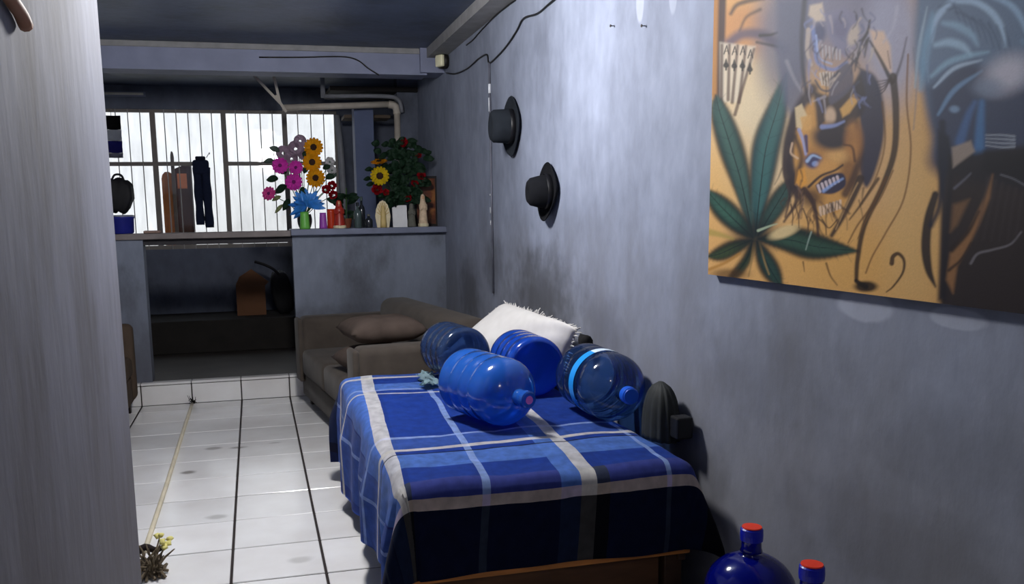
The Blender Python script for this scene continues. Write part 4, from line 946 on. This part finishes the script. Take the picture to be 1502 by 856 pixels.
# red figure, candle glasses
def figurine(name, label, x, Y, h, r, mr_, mh, base=None, cat='figurine', hood=True):
    t = thing(name, label, cat, (xA(x, Y), Y, LZ+.0005))
    obj('robe', lathe([(r*.92, .0), (r, .006), (r*.95, h*.12), (r*.8, h*.35), (r*.72, h*.52), (r*.78, h*.64), (r*.62, h*.74), (r*.3, h*.79), (.002, h*.80)], 20), mr_, t, True)
    obj('head', lathe([(.002, h*.755), (r*.30, h*.79), (r*.36, h*.86), (r*.30, h*.94), (.002, h*.975)], 16), mh, t, True)
    if hood: obj('hood', xf(lathe([(r*.62, h*.70), (r*.52, h*.82), (r*.46, h*.92), (r*.28, h*.99), (.002, h)], 16, cap=False), Matrix.Translation((0, r*.16, 0))), mr_, t, True)
    ar = bmesh.new()
    for s in (-1, 1): tube([(s*r*.68, 0, h*.68), (s*r*.62, -r*.45, h*.52), (s*r*.08, -r*.82, h*.58)], r*.17, 7, bm=ar, smooth_n=4)
    obj('arms', ar, mr_, t, True)
    if base: obj('plinth', lathe([(r*1.08, 0), (r*1.1, .004), (r*1.08, h*.09), (r*.9, h*.11)], 20), base, t, True)
    return t
m_redf = mat('red glazed figure', (158, 44, 34), .4, .4, var=.2, scale=20); m_skin = mat('painted tan face', (198, 150, 116), .6); m_whf = mat('cream painted plaster', (212, 200, 168), .6, var=.12, scale=30); m_gold = mat('pale gold paint', (196, 172, 112), .5, .4)
m_gryf = mat('grey stone figure', (96, 96, 88), .8, var=.2, scale=30)
figurine('red_figurine', 'red robed figurine on a white plinth beside the purple cup', 498, 7.52, .235, .050, m_redf, m_skin, m_whf)
vase('candle_glass', 'orange red candle glass behind the red robed figurine', 'candle', xA(486, 7.60), 7.60, .16, .035, .036, mat('orange red candle glass', (188, 58, 30), .25, .5))
def bottle(label, x, Y, h, r, m, mcap):
    t = thing('small_bottle', label, 'bottle', (xA(x, Y), Y, LZ+.0005))
    obj('glass', lathe([(r*.9, 0), (r, .006), (r, h*.55), (r*.85, h*.66), (r*.36, h*.76), (r*.34, h*.9)], 20), m, t, True)
    obj('cap', lathe([(r*.42, h*.88), (r*.42, h), (r*.3, h+.004)], 14), mcap, t)
m_gb = mat('smoky bottle glass', (70, 84, 84), .15, .6); m_gb2 = mat('dark bottle glass', (34, 38, 44), .15, .6)
bottle('smoky glass bottle with dark cap between the two bouquets', 525, 7.56, .21, .034, m_gb, m_gb2)
bottle('squat dark bottle beside the shell shaped shrine', 541, 7.52, .11, .032, m_gb2, m_gryf)
bottle('dark slim bottle behind the smoky bottle', 531, 7.66, .26, .03, m_gb2, m_gb)
# dark potted foliage behind the bottles
pot = thing('leafy_plant', 'dark leafy plant in a small pot behind the bottles', 'plant', (xA(508, 7.74), 7.74, LZ+.0005))
obj('pot', lathe([(.035, 0), (.05, .07), (.053, .08), (.046, .08), (.04, .06)], 20, cap=False), mat('terracotta pot', (120, 66, 46), .8), pot, True)
for k in range(20):
    a = random.uniform(0, 2*PI); z = random.uniform(.05, .30)
    leaf(pot, Vector(pot.location)+Vector((math.cos(a)*.02, math.sin(a)*.02, z)), (math.cos(a), math.sin(a)*.5-.2, random.uniform(.1, 1.1)), random.uniform(.07, .12), .024, m_lf)
rel(obj('stem', tube([Vector(pot.location)+Vector((0, 0, .05)), Vector(pot.location)+Vector((.01, 0, .34))], .006, 6), m_stem), pot)
# second bouquet
vase('flower_vase', 'tall dark vase holding the red rose bouquet', 'vase', xA(588, 7.70), 7.70, .16, .045, .055, m_dkv, .014)
bq2 = thing('rose_bouquet', 'dark leafy bouquet with two yellow sunflowers and red roses', 'bouquet', (xA(588, 7.70), 7.70, LZ+.14)); hub = Vector(bq2.location); heads = []
c = A(557, 258, 7.54); heads.append(c); flower(bq2, c, .080, m_sun2, m_sc, 16, .20, 2, .40, .10, Vector((-.1, -1, .05)))
c = A(556, 238, 7.60); heads.append(c); flower(bq2, c, .072, m_sun, m_sc, 15, .20, 2, .34, .10, Vector((-.15, -.35, 1)))
for x, y, R in ((553, 278, .048), (591, 209, .046), (614, 228, .028), (566, 282, .03), (598, 290, .036), (618, 258, .04), (608, 268, .034)): c = A(x, y, 7.60); heads.append(c); rose(bq2, c, R, m_redp)
stems(bq2, heads)
random.seed(11)
for k in range(170):
    x = random.gauss(590, 14); y = random.uniform(208, 300)
    p = A(x, y, random.uniform(7.60, 7.68)); dx = (x-588)/26+random.uniform(-.6, .6)
    leaf(bq2, p, (dx, -.35, random.uniform(-.4, .9)), random.uniform(.07, .11), random.uniform(.022, .034), m_lf)
for x, y in ((546, 248), (544, 262), (548, 270), (562, 268)): leaf(bq2, A(x, y, 7.60), (-.8, -.2, .1), .07, .022, m_lf)
# shell shrine, card, figures, framed picture
sh = thing('shell_shrine', 'cream scalloped shell shrine with a small figure in front', 'shrine', (xA(562, 7.47), 7.47, LZ+.0005))
pts = []
for k in range(33):
    a = PI*k/32; sc_ = 1+.05*abs(math.sin(a*9)); pts.append((.062*math.cos(a)**1*(1.0)*sc_*(1 if True else 1), .075+.145*math.sin(a)*sc_))
obj('shell', prism([(-.050, 0), (.050, 0)]+pts, 0, .02), m_whf, sh)
obj('figure', lathe([(.028, 0), (.026, .05), (.022, .10), (.024, .125), (.012, .15), (.015, .165), (.010, .18), (.002, .186)], 16, Matrix.Translation((0, -.02, 0))), m_gold, sh, True)
rays = bmesh.new()
for k in range(9):
    a = PI*(.12+.76*k/8); tube([(.02*math.cos(a), -.004, .09+.04*math.sin(a)), (.055*math.cos(a), -.004, .08+.13*math.sin(a))], .0035, 5, bm=rays)
obj('rays', rays, m_gold, sh)
cdp = Vector((xA(587, 7.46), 7.46, LZ+.0005))
cb = prism([(-.062, 0), (.062, 0), (.062, .185), (-.015, .185), (-.028, .165), (-.04, .172), (-.062, .168)], 0, .003)
o = obj('white_card', cb, mat('white card paper', (214, 214, 216), .8)); o.location = cdp; o.rotation_euler = (-.12, 0, 0); tag(o, 'blank white card with a torn corner propped on the ledge', 'card')
figurine('grey_figurine', 'small grey figurine between the white card and the robed statue', 604, 7.50, .20, .038, m_gryf, m_gryf)
figurine('robed_statue', 'cream and rose robed statue in front of the dark picture frame', 621, 7.50, .275, .042, mat('rose cream robe', (204, 180, 152), .6, var=.25, scale=30), m_skin, m_whf)
fr = thing('picture_frame', 'dark framed brown picture standing at the wall end of the ledge', 'picture frame', (xA(630, 7.66), 7.79, LZ+.0005), .0)
m_fr = mat('near black frame wood', (24, 20, 22), .5)
for nm, a in (('frame_side', (-.105, -.085, 0, .025, 0, .44)), ('frame_side', (.085, .105, 0, .025, 0, .44)), ('frame_rail', (-.085, .085, 0, .025, 0, .02)), ('frame_rail', (-.085, .085, 0, .025, .42, .44))): obj(nm, box(*a), m_fr, fr)
pm, nt, b_ = nodes('brown devotional print'); L = nt.links.new
tc = NM(nt, 'ShaderNodeTexCoord'); nz = NM(nt, 'ShaderNodeTexNoise', i_Scale=9.0, i_Detail=4.0); L(tc.outputs['Object'], nz.inputs['Vector']); rr = ramp(nt, [(.3, lin((40, 26, 20))), (.5, lin((104, 52, 28))), (.62, lin((150, 96, 48))), (.75, lin((70, 60, 44)))]); L(nz.outputs['Fac'], rr.inputs[0]); L(rr.outputs[0], b_.inputs['Base Color']); b_.inputs['Roughness'].default_value = .3
obj('print', box(-.085, .085, .012, .02, .02, .42), pm, fr)

# ------------------------------------------------------------------ left end of the bar top and things by the window
BT = 1.3855
def on_bar(x, y=335, Y=7.60): return at(x, y, Y).x
gb = thing('black_bag', 'slumped black bag standing on a blue tub at the bar end', 'bag', (-1.03, 7.60, BT+.175))
obj('bag_body', xf(cushion(.22, .20, .26, 14, seed=2, wr=.03), Matrix.Translation((0, 0, .125)) @ Matrix.Rotation(.2, 4, 'Y')), mat('black bag nylon', (20, 20, 24), .7), gb, True)
obj('handle', tube([(-.05, 0, .24), (-.02, 0, .29), (.03, 0, .285), (.05, 0, .22)], .009, 6, smooth_n=4), MATS['black bag nylon'], gb, True)
bx_ = thing('blue_tub', 'small blue plastic tub on the bar end', 'tub', (-1.03, 7.60, BT+.0005))
obj('tub_body', lathe([(.085, 0), (.095, .01), (.10, .12), (.106, .125), (.106, .135), (.098, .135), (.09, .02), (.002, .018)], 28, cap=False), mat('dark blue tub plastic', (34, 40, 128), .4), bx_, True)
obj('tub_lid', lathe([(.106, .1355), (.106, .145), (.09, .149), (.002, .149)], 28, cap=False), mat('grey tub lid', (120, 124, 140), .5), bx_, True)
fc = obj('folded_cloth', box(-.13, .13, -.10, .08, 0, .035, bev=.015, seg=3), mat('pinkish brown cloth', (150, 126, 116), .9), None, True); fc.location = (-.90+.0, 7.565, BT+.0005); tag(fc, 'folded pinkish brown cloth on the worn bar top', 'cloth'); fc.location.x = -.75
fc.location = (-.79, 7.57, BT+.0005); fc.scale = (.5, .8, .6)
def cloth_panel(name, label, X0, X1, Z0, Z1, Y, m, cat='cloth', seed=0, bands=None):
    bm = bmesh.new(); n = 14; G = []
    for i in range(n+1):
        row = []
        for j in range(n+1):
            u, v = i/n, j/n
            row.append(bm.verts.new((X0+(X1-X0)*u+.012*noise.noise(Vector((v*3, seed, 1))), Y+.018*math.sin(u*9+seed)*(1-.6*v)+.01*noise.noise(Vector((u*3, v*3, seed))), Z0+(Z1-Z0)*v)))
        G.append(row)
    for i in range(n):
        for j in range(n): bm.faces.new((G[i][j], G[i+1][j], G[i+1][j+1], G[i][j+1]))
    bmesh.ops.solidify(bm, geom=bm.faces[:], thickness=.012)
    o = obj(name, bm, m, None, True); return o
hs = thing('hanging_shirt', 'black and blue striped shirt hung on the left window bars', 'shirt', (-1.335, YB-.05, 2.14))
for nm, z0, z1, col in (('black_panel', 2.40, 2.54, (18, 18, 22)), ('grey_panel', 2.29, 2.40, (150, 152, 160)), ('blue_panel', 2.17, 2.29, (40, 40, 110)), ('grey_hem', 2.12, 2.17, (120, 122, 136))):
    rel(cloth_panel(nm, None, -1.43, -1.25, z0, z1, YB-.05, mat('shirt '+nm, col, .9), seed=2), hs)
rel(obj('hanger_hook', tube([(-1.34, YB-.045, 2.53), (-1.34, YB-.03, 2.60), (-1.34, YB+.01, 2.605)], .003, 6), m_bar), hs)
tr_ = thing('hanging_trousers', 'navy trousers hung on the open window panel', 'trousers', (-.495, YB-.06, 1.40))
m_jean = mat('navy denim', (28, 36, 62), .9, var=.2, scale=30)
jb = bmesh.new()
for (xa, xb, z0, lean) in ((-.578, -.497, 1.43, .0), (-.500, -.415, 1.40, .02)):
    rr_ = []
    for j in range(13):
        f = j/12; z = z0+(2.02-z0)*f; cx_ = (xa+xb)/2+lean*(1-f)*.6; w_ = (xb-xa)/2*(1.0+.12*f)+.004*math.sin(f*14)
        rr_.append([jb.verts.new((cx_+w_*math.cos(2*PI*i/16), YB-.06+.032*math.sin(2*PI*i/16), z)) for i in range(16)])
    for p, q in zip(rr_, rr_[1:]):
        for i in range(16): jb.faces.new((p[i], p[(i+1) % 16], q[(i+1) % 16], q[i]))
    jb.faces.new(rr_[0][::-1]); jb.faces.new(rr_[-1])
rel(obj('legs', jb, m_jean, None, True), tr_)
rel(obj('seat', box(-.582, -.418, YB-.095, YB-.025, 1.94, 2.10, bev=.03, seg=3), m_jean, None, True), tr_)
rel(obj('waistband', box(-.550, -.450, YB-.088, YB-.032, 2.095, 2.135, bev=.012, seg=2), mat('dark navy waistband', (20, 26, 44), .9), None, True), tr_)
rel(obj('hook', tube([(-.44, YB-.05, 2.12), (-.41, YB-.045, 2.17), (-.405, YB-.02, 2.17), (-.41, YB+.02, 2.16)], .004, 6, smooth_n=3), m_wht), tr_)
# planks standing outside, against the window
def plank(label, x, w, h, Y, m, round_top=True):
    pts = [(-w/2, 0), (w/2, 0), (w/2, h-.06)] + ([(w*.36, h-.02), (w*.1, h), (-w*.2, h), (-w*.42, h-.03)] if round_top else [(w/2, h)]) + [(-w/2, h-.07)]
    o = obj('wooden_plank', prism(pts, -.018, .018), m); o.location = (x, Y, 0); tag(o, label, 'plank'); return o
plank('orange brown plank with a rounded top outside the window', at(249, 300, 10.15).x, .13, at(249, 252, 10.15).z, 10.15, mat('orange brown plank wood', (172, 106, 58), .6, var=.25, scale=4, stretch=(6, 6, 1)))
pk = plank('dark brown plank with an orange paper tag outside the window', at(271, 300, 10.20).x, .17, at(271, 238, 10.20).z, 10.20, mat('dark brown plank wood', (76, 46, 34), .6, var=.25, scale=4, stretch=(6, 6, 1)), False)
tg_ = obj('paper_tag', box(-.06, .04, -.022, -.019, pk.dimensions.z-.28, pk.dimensions.z-.12), mat('orange paper', (232, 140, 92), .7), pk)
plank('thin grey batten standing between two brown planks outside the window', at(257, 300, 10.10).x, .035, at(257, 222, 10.10).z, 10.10, mat('grey batten', (110, 100, 92), .7))
obj('rail', box(-.929, -.58, YB+.03, YB+.07, 2.045, 2.085), m_frame, bpy.data.objects['window_2'])

# ------------------------------------------------------------------ pipes, brackets and column right of the window
m_pipe = mat('cream painted pipe', (190, 182, 172), .5, var=.15, scale=12); m_pipe2 = mat('grey painted pipe', (120, 122, 130), .5, var=.15, scale=12)
pp = thing('drain_pipe', 'cream drain pipe with an elbow running down beside the column', 'pipe', (1.335, 8.6, LZ))
rel(obj('horizontal_run', tube([at(414, 158, 8.6), at(572, 153, 8.6)], .030, 12), m_pipe, None, True), pp)
e0 = at(570, 153, 8.6); rel(obj('elbow', tube([e0, e0+Vector((.05, 0, -.01)), e0+Vector((.075, 0, -.04)), e0+Vector((.078, 0, -.09))], .036, 12, smooth_n=4), m_pipe, None, True), pp)
rel(obj('vertical_run', tube([e0+Vector((.078, 0, -.07)), Vector((e0.x+.07, 8.6, .18))], .030, 12), m_pipe, None, True), pp)
p2 = thing('supply_pipe', 'thin grey supply pipe above the cream drain pipe', 'pipe', at(475, 143, 8.5))
rel(obj('run', tube([at(474, 141, 8.5), at(560, 141, 8.5), at(584, 146, 8.5), at(590, 165, 8.5)], .020, 10, smooth_n=4), m_pipe2, None, True), p2)
rel(obj('riser', tube([at(474, 143, 8.5), Vector((at(474, 143, 8.5).x, 8.5, ZC))], .022, 10), m_pipe2, None, True), p2)
tag(obj('waste_pipe', tube([Vector((at(494, 175, 8.7).x, 8.7, 2.45)), at(500, 220, 8.7), Vector((at(512, 320, 8.7).x, 8.7, .18))], .028, 12), m_pipe2, None, True), 'leaning grey waste pipe beside the window edge', 'pipe')
br = thing('angle_bracket', 'white angle bracket hung from the ceiling over the bar', 'bracket', (.30, 8.6, 2.49))
for a, b in (((366, 104), (410, 150)), ((400, 104), (411, 152)), ((404, 140), (420, 164))):
    q0, q1 = at(*a, 8.55), at(*b, 8.55); rel(obj('strut', tube([q0, q1], .017, 4), m_pipe), br)
struct('column', box(1.0, 1.185, 8.75, 8.95, .176, 2.56), mat('blue painted column', (88, 100, 134), .6, var=.12, scale=6), 'blue painted square column behind the ledge')
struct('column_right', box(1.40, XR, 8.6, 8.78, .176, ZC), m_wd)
tag(obj('dark_hollow_slab', box(.76, 1.59, 8.54, 9.2, 2.66, 2.70), mat('near black hollow tone', (30, 27, 28), .8)), 'near-black slab standing in for the dark hollow above the pipes', 'board')  # black slab stands in for the shaded hollow above the pipes
tag(obj('loft_shelf', box(.93, 1.39, 8.99, 9.30, 2.46, 2.49), mat('brown shelf board', (96, 84, 74), .8)), 'brown shelf board under the cream drain pipe', 'board')
tube_l = thing('tube_lamp', 'unlit fluorescent tube on the dim back wall above the window', 'lamp', at(178, 110, YB-.06))
q0, q1 = at(140, 112, YB-.03), at(208, 109, YB-.03)
tube_l.location = (q0+q1)/2
rel(obj('tube', tube([Vector((q0.x, YB-.03, 2.76)), Vector((q1.x, YB-.03, 2.76))], .013, 10), mat('unlit tube glass', (196, 196, 188), .3), None, True), tube_l)
rel(obj('batten', box(q0.x-.02, q1.x+.02, YB-.015, YB-.001, 2.735, 2.785), m_beam), tube_l)
# ------------------------------------------------------------------ cardboard box and black bag in the opening
bxp = at(372, 462, 9.30)
cbx = thing('cardboard_box', 'brown gable topped cardboard box under the bar', 'box', (bxp.x, 9.30, .501))
m_cb = mat('brown cardboard', (108, 74, 52), .85, var=.12, scale=6)
obj('carton', prism([(-.16, 0), (.13, 0), (.13, .30), (-.16, .32)], 0, .24), m_cb, cbx)
obj('flap', prism([(-.16, .321), (.13, .301), (.17, .34), (.0, .475), (-.12, .40)], 0, .012), m_cb, cbx)
kb = thing('black_backpack', 'black backpack slumped beside the gable topped box', 'bag', (bxp.x+.30, 9.36, .501))
obj('pack_body', xf(cushion(.22, .20, .44, 12, seed=6, wr=.03), Matrix.Translation((0, 0, .22)) @ Matrix.Rotation(-.15, 4, 'Y')), MATS['black bag nylon'], kb, True)
obj('strap', tube([(-.02, -.05, .40), (-.08, -.10, .47), (-.17, -.10, .52), (-.26, -.08, .55)], .016, 6, smooth_n=4), MATS['black bag nylon'], kb, True)
